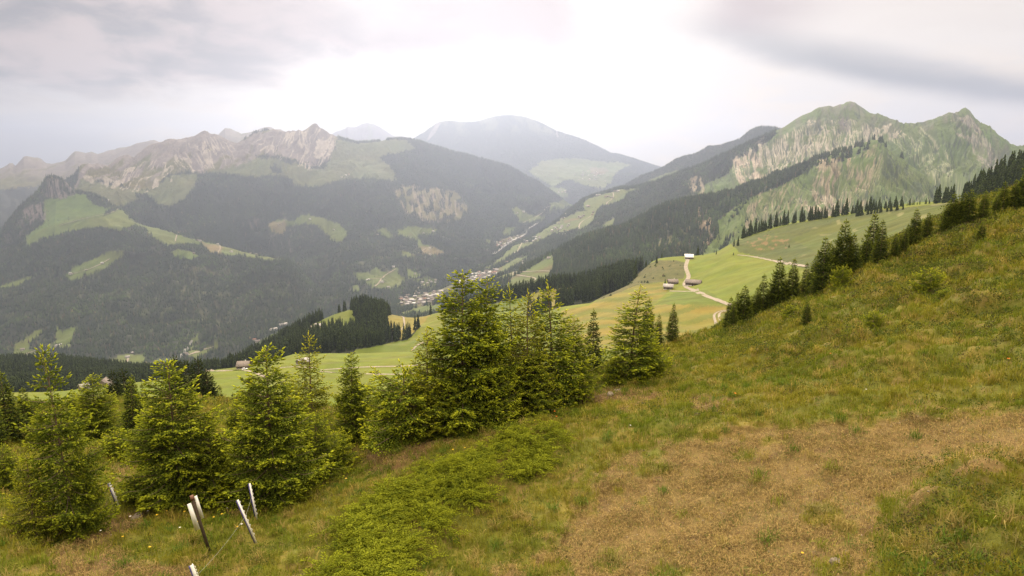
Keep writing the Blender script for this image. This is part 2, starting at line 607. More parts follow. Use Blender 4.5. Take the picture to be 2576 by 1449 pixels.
ridgeL = [(x, y, 6000 + min(max(x, 0), 1000) * 0.25 + max(0, x - 1000) * 1.2) for x, y in r]
valley = [(-200, 1010, 2500), (0, 990, 2600), (400, 940, 2700), (640, 868, 2900), (900, 782, 3200), (1000, 750, 3350), (1100, 726, 3550), (1200, 676, 3900), (1240, 645, 4200), (1300, 597, 4800), (1350, 562, 5400), (1400, 530, 6000), (1450, 545, 6300), (1560, 640, 6400)]
lw_lines = [
    off(valley, 50, lambda d: d * 0.93), valley,
    [(-200, 960, 3300), (0, 930, 3300), (400, 860, 3500), (640, 770, 3700), (760, 715, 4000), (900, 700, 3800), (1000, 690, 3800), (1100, 680, 3950), (1200, 640, 4300), (1240, 620, 4600), (1300, 580, 5200), (1350, 545, 5800), (1400, 518, 6200), (1450, 535, 6500), (1560, 630, 6600)],
    [(-200, 800, 4300), (0, 760, 4300), (300, 640, 4500), (500, 660, 4500), (640, 660, 4600), (760, 600, 4700), (900, 610, 4450), (1000, 600, 4500), (1100, 600, 4500), (1200, 580, 4900), (1300, 540, 5500), (1400, 508, 6350), (1450, 530, 6700), (1560, 620, 6800)],
    [(-200, 700, 5000), (0, 660, 5000), (200, 560, 5000), (350, 520, 5100), (500, 500, 5150), (640, 475, 5250), (760, 460, 5300), (900, 450, 5350), (1000, 455, 5400), (1100, 480, 5500), (1200, 500, 5800), (1300, 500, 6100), (1400, 500, 6500), (1450, 525, 6850), (1560, 615, 7000)],
    [(-200, 660, 5500), (0, 620, 5500), (150, 510, 5500), (250, 478, 5500), (350, 470, 5500), (430, 445, 5500), (520, 425, 5600), (600, 415, 5650), (700, 390, 5700), (800, 415, 5700), (900, 410, 5750), (1000, 405, 5850), (1100, 425, 6000), (1200, 450, 6200), (1300, 470, 6350), (1400, 494, 6600), (1450, 520, 6900), (1560, 610, 7100)],
    ridgeL, off(ridgeL, 40, lambda d: d + 900)]


def d_lw(s):
    base = fbm(s.X / 700, s.Y / 700, 3, 31) * 45
    gull = ridged(s.X / 330 + 0.5 * fbm(s.X / 400, s.Y / 400, 3, 35), s.Y / 2000, 3, 33) - 0.62
    top = np.clip(s.v - 4, 0, 2) / 2
    rock = (ridged(s.X / 120 + 0.6 * fbm(s.X / 200, s.Y / 260, 3, 37) + 0.2 * vnoise(s.X / 40, s.Y / 60, 3), s.Y / 520, 5, 39, 0.6) - 0.62)
    fade = 0.22 + 0.78 * np.clip(np.abs(s.v - 6), 0, 1)
    n = (base * 0.8 + gull * (130 - 60 * top)) * fade
    n = n + rock * 170 * top * np.clip(np.abs(s.v - 6) * 1.3 + 0.12, 0, 1) * sstep(s.px0, 1000, 820)
    return n * np.clip(s.v / 1.2, 0, 1)


def streaks(s, col, poly, seed, lean, wid, thr, c, amt=1.0, edge=6, lenf=0.02):
    """colour streaks (scree, scrub, painted shade) falling down the slope inside POLY; they follow the gullies of the surface"""
    e1 = vnoise(s.px / 12, s.py / 9, seed)
    m = in_poly(s.px + e1 * edge, s.py + e1 * edge, poly)
    q = s.px0 - lean * (s.py0 - 400)
    w = q / (wid * 0.72) + 0.9 * vnoise(s.px / 55, s.py / 45, seed + 1) + 0.30 * vnoise(s.px / 14, s.py / 26, seed + 3)
    n = 1 - np.abs(vnoise(w, s.py0 * lenf * 0.8, seed + 2))
    g = vnoise(s.px / 26 + 3, s.py / 30, seed + 4)
    k = sstep(n, thr, thr + 0.10) * sstep(g, -0.55, 0.05) * m * amt
    k = k[..., None]
    col[...] = col * (1 - k) + np.array(A[c] if isinstance(c, str) else c) * (0.85 + 0.3 * vnoise(s.px / 3, s.py / 5, seed + 9)[..., None]) * k


ROCKL = [(180, 500), (205, 405), (300, 385), (420, 345), (520, 320), (560, 340), (600, 355), (690, 320), (790, 300), (850, 345), (835, 380), (830, 400), (790, 425), (760, 410), (700, 390), (640, 400), (600, 420), (540, 430), (520, 440), (470, 430), (420, 440), (380, 478), (330, 475), (270, 452), (220, 458)]


def p_lw(s, col):
    n = fbm(s.X / 90, s.Y / 300, 4, 71)
    m = in_poly(s.px + 5 * n, s.py + 8 * n, ROCKL)
    k = (m * sstep(n + sstep(s.py0, 470, 360) * 0.9, 0.0, 0.5))[..., None]
    tint = 1 + 0.22 * fbm(s.X / 45, s.Y / 160, 4, 79)[..., None]
    col[...] = col * (1 - k) + np.array(A['rock']) * 1.0 * tint * k
    streaks(s, col, [(270, 470), (330, 415), (400, 400), (440, 420), (430, 460), (360, 485), (300, 475)], 201, -0.9, 17, 0.80, 'scree', 0.85)
    streaks(s, col, [(430, 395), (470, 365), (540, 345), (590, 370), (590, 400), (540, 430), (500, 432), (450, 425)], 211, 0.55, 17, 0.80, 'scree', 0.85)
    streaks(s, col, [(640, 350), (800, 320), (850, 350), (830, 400), (800, 430), (770, 425), (700, 400), (650, 380)], 221, -0.3, 17, 0.82, 'scree', 0.85)
    streaks(s, col, [(800, 350), (845, 345), (840, 375), (815, 400), (790, 395)], 231, -0.5, 16, 0.45, 'scree')
    streaks(s, col, [(985, 470), (1040, 465), (1150, 480), (1180, 530), (1150, 560), (1080, 560), (1020, 540)], 241, 0.3, 9, 0.78, (0.25, 0.21, 0.16), 0.8)
    streaks(s, col, [(205, 440), (260, 440), (300, 460), (250, 470), (215, 455)], 251, 0.3, 22, 0.5, 'scree', 0.7)
    streaks(s, col, [(600, 560), (760, 520), (800, 620), (700, 640)], 261, 0.1, 20, 0.90, 'rock', 0.6)
    streaks(s, col, [(650, 700), (1000, 560), (1100, 640), (900, 760), (700, 820)], 271, 0.1, 20, 0.90, (0.12, 0.12, 0.06), 0.7)


lw_polys = [
    ('rough', ROCKL),
    ('rough', [(988, 475), (1040, 468), (1150, 482), (1178, 530), (1150, 555), (1085, 555), (1025, 535)], lambda s: vnoise(s.px / 14, s.py / 18, 8) > -0.1),
    ('alp', [(180, 520), (200, 450), (330, 475), (380, 480), (430, 440), (520, 435), (600, 415), (640, 400), (690, 390), (730, 405), (770, 415), (830, 400), (850, 350), (900, 362), (960, 400), (990, 430), (990, 450), (930, 448), (860, 452), (800, 470),
             (740, 468), (735, 450), (690, 440), (640, 445), (590, 440), (540, 436), (500, 440), (490, 470), (460, 505), (430, 520), (390, 510), (370, 485), (340, 490), (350, 500), (300, 520), (200, 540)]),
    ('alp', [(890, 362), (940, 358), (975, 352), (1020, 352), (1045, 372), (1000, 385), (950, 395), (915, 380)]),
    ('forest', [(490, 440), (530, 436), (570, 450), (600, 455), (590, 440), (600, 470), (540, 475)]),
    ('forest', [(640, 395), (690, 385), (740, 410), (730, 415), (690, 395), (660, 400)]),
    ('forest', [(680, 430), (690, 408), (710, 430), (705, 440)]),
    ('forest', [(765, 405), (830, 400), (815, 425), (770, 425)]),
    ('alp', [(990, 430), (1000, 455), (940, 450)]),
    # big clearing in the middle of the wall
    ('meadow', [(676, 565), (700, 552), (745, 555), (750, 545), (775, 540), (800, 545), (850, 562), (872, 580), (868, 600), (850, 610), (832, 605), (822, 590), (800, 568), (770, 560), (750, 565), (720, 570), (712, 588), (680, 585)]),
    ('dry', [(676, 560), (715, 556), (722, 566), (712, 590), (682, 582)]),
    ('meadow', [(946, 578), (970, 572), (985, 590), (985, 600), (960, 592)]),
    ('meadow', [(995, 582), (1030, 568), (1100, 578), (1095, 590), (1050, 592), (1060, 612), (1100, 625), (1120, 636), (1085, 643), (1055, 625), (1045, 600), (1010, 594)]),
    ('dry', [(1052, 622), (1085, 618), (1120, 636), (1085, 644), (1062, 636)]),
    ('meadow', [(1012, 632), (1025, 632), (1045, 645), (1035, 650), (1015, 645)]),
    ('meadow', [(886, 685), (925, 685), (945, 672), (960, 682), (985, 688), (990, 672), (1002, 675), (1005, 692), (1020, 700), (1012, 715), (985, 728), (940, 725), (918, 712), (900, 705)]),
    ('meadow', [(1022, 675), (1060, 690), (1050, 698), (1025, 700)]),
    ('meadow', [(885, 720), (900, 715), (905, 735), (890, 735)]),
    ('meadow', [(1040, 705), (1085, 695), (1080, 705), (1050, 710)]),
    ('meadow', [(1270, 570), (1300, 572), (1290, 582), (1272, 595), (1262, 588)]),
    ('meadow', [(1220, 600), (1235, 605), (1232, 618), (1220, 612)]),
    ('meadow', [(1285, 520), (1310, 525), (1340, 545), (1370, 540), (1375, 552), (1340, 558), (1310, 562), (1300, 545)]),
    ('meadow', [(1380, 512), (1430, 500), (1440, 510), (1420, 525), (1385, 530)]),
    ('meadow', [(1420, 498), (1465, 496), (1470, 505), (1430, 525)]),
    ('rough', [(1244, 614), (1262, 602), (1290, 596), (1315, 588), (1320, 597), (1296, 612), (1262, 622), (1246, 625)]),
    ('meadow', [(1055, 714), (1095, 700), (1102, 712), (1062, 726)]),
]
Sheet('left_wall', lw_lines, 1.3, [6, 40, 60, 60, 50, 80, 8], M_FAR, 4, d_lw, 'forest', lw_polys, 5, p_lw).build('mountain')

# ---- spur on the left with the rock knob and the alp
spur = [(-200, 720), (-60, 640), (0, 592), (12, 566), (30, 545), (50, 522), (70, 508), (88, 492), (102, 478), (108, 466), (116, 452), (125, 447), (140, 446.5), (150, 452), (160, 458), (170, 463), (178, 475), (186, 483), (200, 482), (230, 488), (262, 500), (290, 520), (320, 535),
        (345, 556), (360, 566), (380, 571), (430, 582), (480, 598), (540, 613), (600, 632), (660, 643), (725, 651), (760, 685), (820, 745), (880, 790), (960, 830)]
spur = [(x, y, 5200 - max(0, x) * 1.75) for x, y in spur]
sp_lines = [
    [(-200, 1050, 2300), (0, 1020, 2300), (400, 960, 2400), (640, 930, 2450), (880, 850, 2700), (960, 850, 2800)],
    [(-200, 950, 2900), (0, 925, 2900), (200, 918, 2800), (400, 902, 2750), (640, 862, 2800), (880, 800, 2950), (960, 840, 3050)],
    [(-200, 860, 3500), (0, 830, 3500), (200, 770, 3500), (500, 760, 3400), (725, 780, 3150), (820, 790, 3200), (880, 796, 3250), (960, 836, 3300)],
    [(-200, 780, 4300), (0, 700, 4200), (140, 640, 4200), (300, 630, 4100), (500, 668, 3800), (725, 690, 3500), (820, 768, 3400), (880, 792, 3420), (960, 833, 3450)],
    [(-200, 740, 4800), (0, 620, 4700), (90, 540, 4750), (140, 520, 4700), (300, 560, 4400), (400, 600, 4250), (500, 622, 4100), (725, 662, 3750), (820, 750, 3600), (880, 791, 3560), (960, 831, 3520)],
    spur, off(spur, 60, lambda d: d + 500)]


def d_sp(s):
    base = fbm(s.X / 420, s.Y / 420, 4, 41) * 30
    gull = (ridged(s.X / 300 + 0.5 * fbm(s.X / 300, s.Y / 300, 3, 45), s.Y / 900, 3, 43) - 0.62) * 110 * np.clip(4.2 - s.v, 0, 1)
    knob = (ridged(s.X / 60, s.Y / 200, 4, 47) - 0.6) * 60 * in_poly(s.px0, s.py0, [(0, 600), (90, 470), (120, 430), (190, 470), (190, 500), (150, 505), (110, 520), (120, 580), (60, 600), (20, 640)])
    fade = 0.2 + 0.8 * np.clip(np.abs(s.v - 5), 0, 1)
    return ((base + gull) * fade + knob * 0.7) * np.clip(s.v, 0, 1)


def p_sp(s, col):
    streaks(s, col, [(105, 480), (118, 445), (165, 455), (190, 485), (180, 495), (150, 500), (110, 495)], 301, 0.1, 7, 0.6, 'rock', 0.85)
    streaks(s, col, [(62, 520), (112, 508), (120, 530), (112, 550), (75, 560), (55, 545)], 311, 0.2, 8, 0.55, 'rock', 0.95)
    streaks(s, col, [(0, 600), (60, 540), (60, 590), (10, 640)], 321, 0.4, 8, 0.75, 'rock', 0.5)
    streaks(s, col, [(0, 640), (700, 700), (900, 790), (600, 860), (0, 900)], 331, 0.1, 22, 0.90, (0.10, 0.115, 0.05), 0.7)
    streaks(s, col, [(0, 640), (700, 700), (900, 790), (600, 860), (0, 900)], 351, -0.4, 30, 0.93, (0.085, 0.10, 0.04), 0.7)
    streaks(s, col, [(420, 660), (560, 640), (620, 760), (560, 840), (450, 790)], 341, 0.15, 22, 0.85, (0.14, 0.13, 0.07), 0.5)


sp_polys = [
    ('green', [(60, 600), (110, 560), (112, 500), (150, 500), (190, 488), (240, 490), (280, 520), (240, 560), (120, 600)]),
    ('meadow', [(60, 605), (110, 575), (180, 545), (250, 548), (300, 525), (345, 562), (400, 575), (470, 598), (560, 618), (660, 645), (720, 653), (690, 656), (620, 645), (560, 640), (530, 620), (480, 612), (420, 620), (390, 600), (360, 570), (340, 565), (300, 580), (250, 570), (180, 580), (110, 600), (70, 620)]),
    ('dry', [(505, 608), (560, 620), (555, 640), (530, 635), (510, 620)]),
    ('forest', [(215, 490), (250, 492), (290, 515), (270, 525), (235, 515)]),
    ('meadow', [(160, 695), (190, 670), (240, 650), (280, 632), (330, 635), (300, 650), (270, 672), (230, 690), (180, 708)]),
    ('meadow', [(430, 635), (445, 628), (480, 632), (500, 645), (480, 652), (440, 648)]),
    ('meadow', [(0, 720), (60, 700), (95, 690), (60, 710), (10, 730)]),
    # clearings near the bottom
    ('meadow', [(28, 900), (40, 865), (70, 848), (82, 835), (108, 828), (100, 845), (75, 862), (72, 880), (110, 885), (130, 868), (140, 858), (140, 820), (155, 835), (175, 825), (198, 820), (180, 850), (172, 876), (140, 872), (118, 895), (80, 905), (50, 905)]),
    ('meadow', [(265, 915), (280, 900), (320, 890), (360, 895), (370, 905), (345, 925), (300, 925)]),
    ('meadow', [(340, 930), (400, 905), (450, 900), (440, 915), (380, 930)]),
    ('meadow', [(470, 885), (485, 870), (510, 868), (545, 870), (565, 875), (530, 885), (500, 900), (475, 905)]),
    ('meadow', [(475, 860), (498, 838), (498, 855), (485, 870)]),
    ('meadow', [(640, 868), (665, 850), (700, 835), (735, 822), (750, 830), (700, 850), (690, 862)]),
]
Sheet('left_spur', sp_lines, 1.3, [10, 50, 60, 50, 60, 6], M_FAR, 5, d_sp, 'forest', sp_polys, 4, p_sp).build('hill')

# ---- right: blue ridge behind the main mountain
r = [(1400, 560), (1480, 520), (1540, 482), (1570, 470), (1610, 446), (1640, 436), (1666, 424), (1692, 408), (1722, 397), (1745, 391), (1756, 387), (1779, 373), (1795, 371), (1812, 369), (1840, 360), (1865, 350), (1887, 331), (1900, 324), (1917, 320.5), (1935, 321), (1962, 326), (2000, 345), (2060, 380), (2120, 420)]
r = [(x, y, 6200) for x, y in r]
def d_bl(s):
    return (fbm(s.X / 300, s.Y / 300, 5, 53) * 30) * (0.3 + 0.7 * np.clip(np.abs(s.v - 2), 0, 1))
Sheet('blue_ridge', [off(r, 130, 4700), off(r, 50, 5600), r, off(r, 30, 6900)], 1.6, [20, 40, 40, 6], M_FAR, 6, d_bl, 'forest',
      [('meadow', [(1621, 461), (1640, 450), (1700, 428), (1712, 428), (1690, 448), (1660, 460)])], 3).build('mountain')

# ---- right: the main mountain with its two peaks; its left foot is the strip of farms
r = [(880, 800, 3050), (1000, 756, 3250), (1100, 730, 3400), (1160, 705, 3600), (1209, 678, 3850), (1245, 650, 4050), (1288, 617, 4400), (1348, 592, 4700), (1407, 553, 5000), (1421, 539, 5050), (1465, 505, 5050), (1515, 487, 4950), (1548, 478, 4850), (1577, 474, 4700), (1619, 470, 4600), (1650, 462, 4500),
     (1677, 453, 4400), (1720, 436, 4350), (1760, 420, 4300), (1800, 402, 4300), (1850, 377, 4200), (1910, 351, 4200), (1935, 340, 4200), (1955, 330, 4200), (1970, 324, 4200), (1985, 313, 4200), (2000, 302, 4200), (2018, 292, 4200), (2037, 283, 4200), (2052, 274, 4200), (2075, 267, 4200), (2097, 268, 4200),
     (2112, 263, 4200), (2122, 262, 4200), (2129, 257, 4200), (2139, 254.5, 4200), (2150, 257, 4200), (2172, 272, 4200), (2191, 287, 4150), (2205, 289, 4150), (2217, 293, 4150), (2225, 299, 4150), (2232, 297.5, 4150), (2247, 302, 4100), (2262, 312, 4100), (2285, 313, 4100), (2300, 315, 4000), (2322, 312, 4000), (2345, 306, 4000),
     (2360, 298, 3950), (2382, 291, 3950), (2401, 290, 3900), (2416, 282, 3900), (2429, 275.5, 3900), (2439, 283, 3900), (2446, 293, 3900), (2457, 306, 3900), (2472, 321, 3850), (2487, 323, 3850), (2499, 334, 3800), (2517, 351, 3800), (2540, 362, 3800), (2576, 375, 3750), (2640, 400, 3700), (2760, 440, 3600)]
ridgeR = r
rm_lines = [
    [(880, 900, 2300), (1200, 800, 2300), (1400, 720, 2500), (1500, 670, 2700), (1760, 600, 2700), (2139, 500, 2600), (2429, 540, 2400), (2760, 600, 2300)],
    [(880, 830, 2750), (1000, 800, 2800), (1200, 730, 2850), (1300, 685, 3000), (1400, 645, 3200), (1500, 600, 3300), (1600, 580, 3200), (1760, 530, 3200), (1947, 470, 3200), (2139, 420, 3200), (2300, 440, 3100), (2429, 470, 3000), (2576, 510, 2850), (2760, 560, 2800)],
    [(880, 812, 2900), (1000, 775, 3000), (1200, 702, 3300), (1300, 642, 3700), (1400, 592, 4050), (1500, 535, 4150), (1600, 515, 3950), (1760, 480, 3750), (1947, 405, 3700), (2139, 345, 3750), (2300, 372, 3600), (2429, 365, 3500), (2576, 440, 3350), (2760, 500, 3250)],
    ridgeR, off(ridgeR, 40, lambda d: d + 700)]


def d_rm(s):
    tall = sstep(s.px0, 1450, 1750)
    base = fbm(s.X / 500, s.Y / 500, 3, 81) * (8 + 30 * tall)
    # ribs and gullies running down the face
    q = s.px0 + 0.35 * (s.py0 - 350)
    rib = ridged(q / 70 + 0.5 * vnoise(s.px0 / 90, s.py0 / 60, 5), s.py0 / 420, 4, 83, 0.6) - 0.62
    crag = (ridged(s.X / 70, s.Y / 110, 4, 85, 0.6) - 0.62) * 26
    fade = 0.12 + 0.88 * np.clip(np.abs(s.v - 3) * 1.6, 0, 1)
    return (base + (rib * 120 + crag) * tall) * fade * np.clip(s.v, 0, 1)


def p_rm(s, col):
    n = fbm(s.px / 26, s.py / 60, 4, 91)
    hi = in_poly(s.px, s.py, [(1900, 360), (2000, 290), (2080, 255), (2140, 240), (2200, 280), (2270, 300), (2330, 300), (2400, 280), (2430, 265), (2470, 310), (2540, 370), (2560, 430), (2500, 440), (2440, 360), (2400, 310), (2330, 330), (2280, 350), (2200, 345), (2100, 330), (2000, 350), (1930, 400)])
    k = (hi * sstep(n, -0.25, 0.45) * 0.45)[..., None]
    col[...] = col * (1 - k) + np.array(A['rock']) * 0.95 * k
    sc = (0.40, 0.37, 0.30)
    streaks(s, col, [(1840, 420), (1880, 375), (1960, 345), (2040, 305), (2140, 300), (2200, 320), (2260, 340), (2200, 372), (2130, 400), (2080, 420), (2020, 430), (1980, 440), (1900, 450), (1850, 450)], 401, 0.15, 6.5, 0.74, sc, 1.0, 6, 0.016)
    streaks(s, col, [(1900, 400), (1980, 350), (2060, 330), (2180, 330), (2160, 380), (2060, 410), (1960, 430)], 411, -0.35, 8, 0.80, sc, 0.9, 6, 0.016)
    streaks(s, col, [(1840, 400), (1900, 380), (1935, 460), (1900, 480), (1860, 460)], 421, 0.3, 12, 0.62, (0.40, 0.34, 0.27), 1.0, 6, 0.03)
    streaks(s, col, [(1725, 450), (1765, 440), (1775, 510), (1745, 510)], 431, 0.2, 11, 0.5, (0.33, 0.28, 0.2), 0.8)
    streaks(s, col, [(2170, 330), (2250, 310), (2280, 340), (2220, 360)], 441, -0.5, 10, 0.55, sc, 0.9)
    streaks(s, col, [(2110, 265), (2150, 258), (2140, 330), (2110, 330)], 451, -0.2, 12, 0.72, 'rock', 0.8)
    streaks(s, col, [(2240, 350), (2320, 320), (2380, 380), (2420, 480), (2380, 480), (2300, 410)], 461, 0.75, 9, 0.80, (0.35, 0.36, 0.24), 0.9)
    streaks(s, col, [(2380, 300), (2440, 290), (2520, 400), (2540, 440), (2480, 430), (2430, 370)], 471, 0.7, 20, 0.62, (0.27, 0.25, 0.21), 0.9)
    streaks(s, col, [(2440, 300), (2576, 400), (2600, 480), (2460, 480)], 481, 0.6, 14, 0.90, (0.2, 0.24, 0.12), 0.8)
    # darker scrub in the gullies
    streaks(s, col, [(1700, 520), (1800, 440), (1960, 340), (2140, 260), (2440, 290), (2600, 400), (2600, 540), (2000, 560)], 491, 0.25, 12, 0.86, (0.045, 0.065, 0.03), 0.85)
    # forest along the shoulder is in the classes; a thin path
    return


rm_polys = [
    ('green', [(1700, 600), (1750, 470), (1800, 440), (1860, 395), (1940, 345), (1975, 300), (2000, 200), (2800, 200), (2800, 640), (1700, 640)]),
    ('forest', [(1700, 480), (1760, 440), (1840, 405), (1910, 352), (1960, 330), (1900, 385), (1850, 400), (1830, 440), (1780, 460), (1760, 480), (1740, 520)]),
    # the strip of farms
    ('meadow', [(1209, 678), (1240, 665), (1290, 620), (1310, 612), (1340, 608), (1350, 602), (1345, 592), (1400, 560), (1410, 550), (1430, 545), (1450, 535), (1470, 530), (1465, 512), (1480, 500), (1520, 488), (1545, 482), (1560, 475), (1580, 480), (1570, 500), (1540, 512), (1510, 520), (1500, 530), (1490, 560), (1470, 575), (1440, 580), (1420, 588),
                (1390, 590), (1370, 600), (1340, 615), (1310, 630), (1290, 640), (1250, 665), (1225, 680)]),
    ('meadow', [(1510, 570), (1530, 555), (1548, 549), (1545, 560), (1535, 573)]),
    ('dry', [(1495, 565), (1510, 557), (1505, 567)]),
    ('dry', [(1415, 555), (1450, 548), (1470, 545), (1455, 552), (1420, 562)]),
    ('meadow', [(1230, 690), (1300, 650), (1340, 640), (1320, 655), (1260, 690)]),
    ('meadow', [(1575, 478), (1600, 474), (1612, 476), (1580, 484)]),
    ('rough', [(1000, 762), (1012, 746), (1060, 736), (1112, 726), (1150, 712), (1262, 672), (1262, 692), (1215, 710), (1165, 722), (1118, 746), (1085, 766), (1050, 772), (1012, 776)]),
    ('rough', [(1244, 614), (1262, 602), (1290, 596), (1315, 588), (1320, 597), (1296, 612), (1262, 622), (1246, 625)]),
    ('meadow', [(1055, 714), (1095, 700), (1102, 712), (1062, 726)]),
]
Sheet('right_mountain', rm_lines, 1.2, [6, 50, 90, 110, 6], M_FAR, 7, d_rm, 'forest', rm_polys, 3.0, p_rm).build('mountain')

# ---- right: the nearer gullied ridge with forest, running down to the village
r = [(560, 960, 2300), (640, 905, 2600), (800, 845, 2800), (900, 815, 2850), (1000, 782, 2850), (1100, 748, 2800), (1170, 722, 2750), (1240, 700, 2650), (1300, 682, 2550), (1350, 660, 2480), (1386, 640, 2450), (1420, 622, 2470), (1460, 603, 2500), (1500, 590, 2500), (1560, 575, 2550), (1600, 558, 2600), (1640, 535, 2620), (1680, 520, 2650), (1722, 508, 2650),
     (1760, 504, 2650), (1797, 500, 2700), (1825, 492, 2700), (1870, 478, 2700), (1910, 464, 2720), (1945, 450, 2750), (1977, 438, 2750), (2015, 425, 2780), (2067, 403, 2800), (2100, 394, 2800), (2135, 384, 2800), (2150, 376, 2800), (2165, 366, 2800), (2180, 361, 2800), (2197, 357, 2800), (2210, 355, 2800), (2222, 361, 2780), (2232, 378, 2760), (2260, 398, 2720), (2300, 428, 2650), (2340, 458, 2550),
     (2385, 490, 2450), (2450, 540, 2300), (2576, 640, 2100), (2700, 700, 2000)]
ridgeN = r
rn_lines = [
    [(560, 1200, 1200), (900, 1000, 1200), (1200, 900, 1200), (1400, 800, 1300), (1600, 740, 1350), (1800, 720, 1400), (2000, 680, 1400), (2200, 660, 1400), (2400, 680, 1400), (2700, 760, 1300)],
    [(560, 1040, 1700), (640, 1000, 1700), (900, 900, 1700), (1200, 815, 1600), (1300, 778, 1550), (1400, 742, 1550), (1500, 720, 1600), (1600, 690, 1650), (1800, 665, 1750), (2000, 610, 1850), (2200, 590, 1850), (2400, 590, 1850), (2700, 735, 1700)],
    [(560, 980, 2100), (640, 940, 2200), (900, 850, 2300), (1000, 820, 2300), (1100, 780, 2300), (1200, 755, 2100), (1300, 728, 2000), (1400, 690, 2000), (1500, 660, 2000), (1600, 625, 2050), (1800, 580, 2150), (2000, 520, 2250), (2200, 475, 2300), (2300, 500, 2250), (2400, 530, 2150), (2576, 655, 1950), (2700, 715, 1900)],
    ridgeN,
    [(x, y + (25 if x < 1380 else 60), d + (250 if x < 1380 else 500)) for x, y, d in r]]


def d_rn(s):
    tall = sstep(s.px0, 1420, 1750)
    base = fbm(s.X / 350, s.Y / 350, 4, 101) * (6 + 16 * tall)
    q = s.px0 - 0.25 * (s.py0 - 450)
    rib = ridged(q / 60 + 0.5 * vnoise(s.px0 / 70, s.py0 / 60, 6), s.py0 / 360, 4, 103, 0.6) - 0.62
    crag = (ridged(s.X / 45, s.Y / 70, 4, 105, 0.6) - 0.62) * 13
    fade = 0.10 + 0.90 * np.clip(np.abs(s.v - 3) * 1.8, 0, 1)
    return (base + (rib * 75 + crag) * tall) * fade * np.clip(s.v, 0, 1)


def p_rn(s, col):
    sc = (0.38, 0.33, 0.25)
    br = (0.30, 0.25, 0.17)
    streaks(s, col, [(2060, 400), (2120, 395), (2110, 470), (2100, 520), (2070, 540), (2040, 480)], 501, -0.15, 13, 0.62, br, 0.9)
    streaks(s, col, [(2000, 500), (2090, 490), (2110, 520), (2090, 560), (2040, 540)], 511, 0.6, 14, 0.66, sc, 1.0)
    streaks(s, col, [(2130, 400), (2215, 360), (2230, 420), (2200, 460), (2180, 540), (2080, 550), (2130, 470)], 521, -0.4, 11, 0.74, br, 0.9)
    streaks(s, col, [(1880, 560), (1900, 500), (2000, 450), (2040, 520), (1950, 560)], 531, -0.5, 12, 0.84, br, 0.8)
    streaks(s, col, [(1880, 520), (1920, 480), (1900, 540), (1875, 600)], 541, -0.6, 14, 0.5, br, 0.8)
    streaks(s, col, [(1755, 520), (1790, 530), (1790, 600), (1765, 640), (1755, 560)], 551, 0.0, 12, 0.5, (0.27, 0.21, 0.14), 0.85)
    streaks(s, col, [(1820, 600), (2100, 440), (2230, 380), (2380, 500), (2000, 620)], 561, -0.3, 10, 0.88, (0.25, 0.25, 0.15), 0.8)
    streaks(s, col, [(2215, 360), (2235, 380), (2300, 430), (2380, 490), (2300, 500), (2220, 440)], 571, 0.6, 10, 0.7, (0.05, 0.07, 0.035), 0.8)  # shade of the gully flank, painted as dark streaks
    streaks(s, col, [(1830, 500), (2210, 350), (2400, 500), (2000, 620)], 581, -0.2, 11, 0.86, (0.04, 0.06, 0.028), 0.85)
    streaks(s, col, [(1380, 700), (1500, 590), (1760, 510), (1780, 620), (1700, 660), (1500, 690)], 593, 0.1, 26, 0.90, (0.10, 0.10, 0.05), 0.7)
    streaks(s, col, [(1640, 590), (1700, 590), (1720, 620), (1650, 610)], 591, 0.8, 12, 0.8, (0.3, 0.28, 0.22), 0.6)


rn_polys = [
    ('green', [(1640, 740), (1740, 660), (1800, 600), (1830, 530), (1880, 500), (1960, 470), (2060, 415), (2135, 395), (2215, 360), (2400, 490), (2460, 600), (2000, 700)]),
    ('green', [(1800, 560), (1830, 500), (1880, 480), (1850, 560), (1820, 620)]),
    ('forest', [(1780, 520), (1840, 492), (1940, 455), (1985, 437), (1975, 452), (1930, 470), (1880, 500), (1850, 520), (1800, 560)]),
    ('forest', [(2060, 405), (2110, 392), (2160, 366), (2210, 352), (2205, 362), (2150, 395), (2115, 410), (2070, 420)]),
    ('green', [(1930, 450), (2060, 395), (2160, 360), (2225, 345), (2225, 380), (2080, 430), (1960, 480)], lambda s: vnoise(s.px / 13, s.py / 10, 18) > sstep(s.px, 2230, 1930) * 0.9 - 0.25),
    ('meadow', [(1255, 735), (1290, 700), (1340, 670), (1390, 640), (1392, 665), (1385, 690), (1372, 720), (1330, 735), (1290, 760), (1255, 765)]),
    ('rough', [(1280, 705), (1330, 690), (1390, 665), (1390, 685), (1300, 690)]),
    ('meadow', [(1240, 705), (1270, 690), (1320, 668), (1300, 690), (1260, 706)]),
    ('meadow', [(1000, 790), (1060, 770), (1110, 765), (1110, 790)]),
    ('rough', [(1600, 640), (1690, 590), (1740, 560), (1760, 600), (1700, 640)], lambda s: vnoise(s.px / 12, s.py / 16, 8) > 0.25),
    ('meadow', [(1080, 735), (1170, 715), (1160, 735), (1090, 750)]),
    ('rough', [(1000, 762), (1012, 746), (1060, 736), (1112, 726), (1150, 712), (1262, 672), (1262, 692), (1215, 710), (1165, 722), (1118, 746), (1085, 766), (1050, 772), (1012, 776)]),
]
Sheet('near_right_ridge', rn_lines, 1.2, [8, 50, 70, 90, 6], M_FAR, 8, d_rn, 'forest', rn_polys, 3.0, p_rn).build('hill')

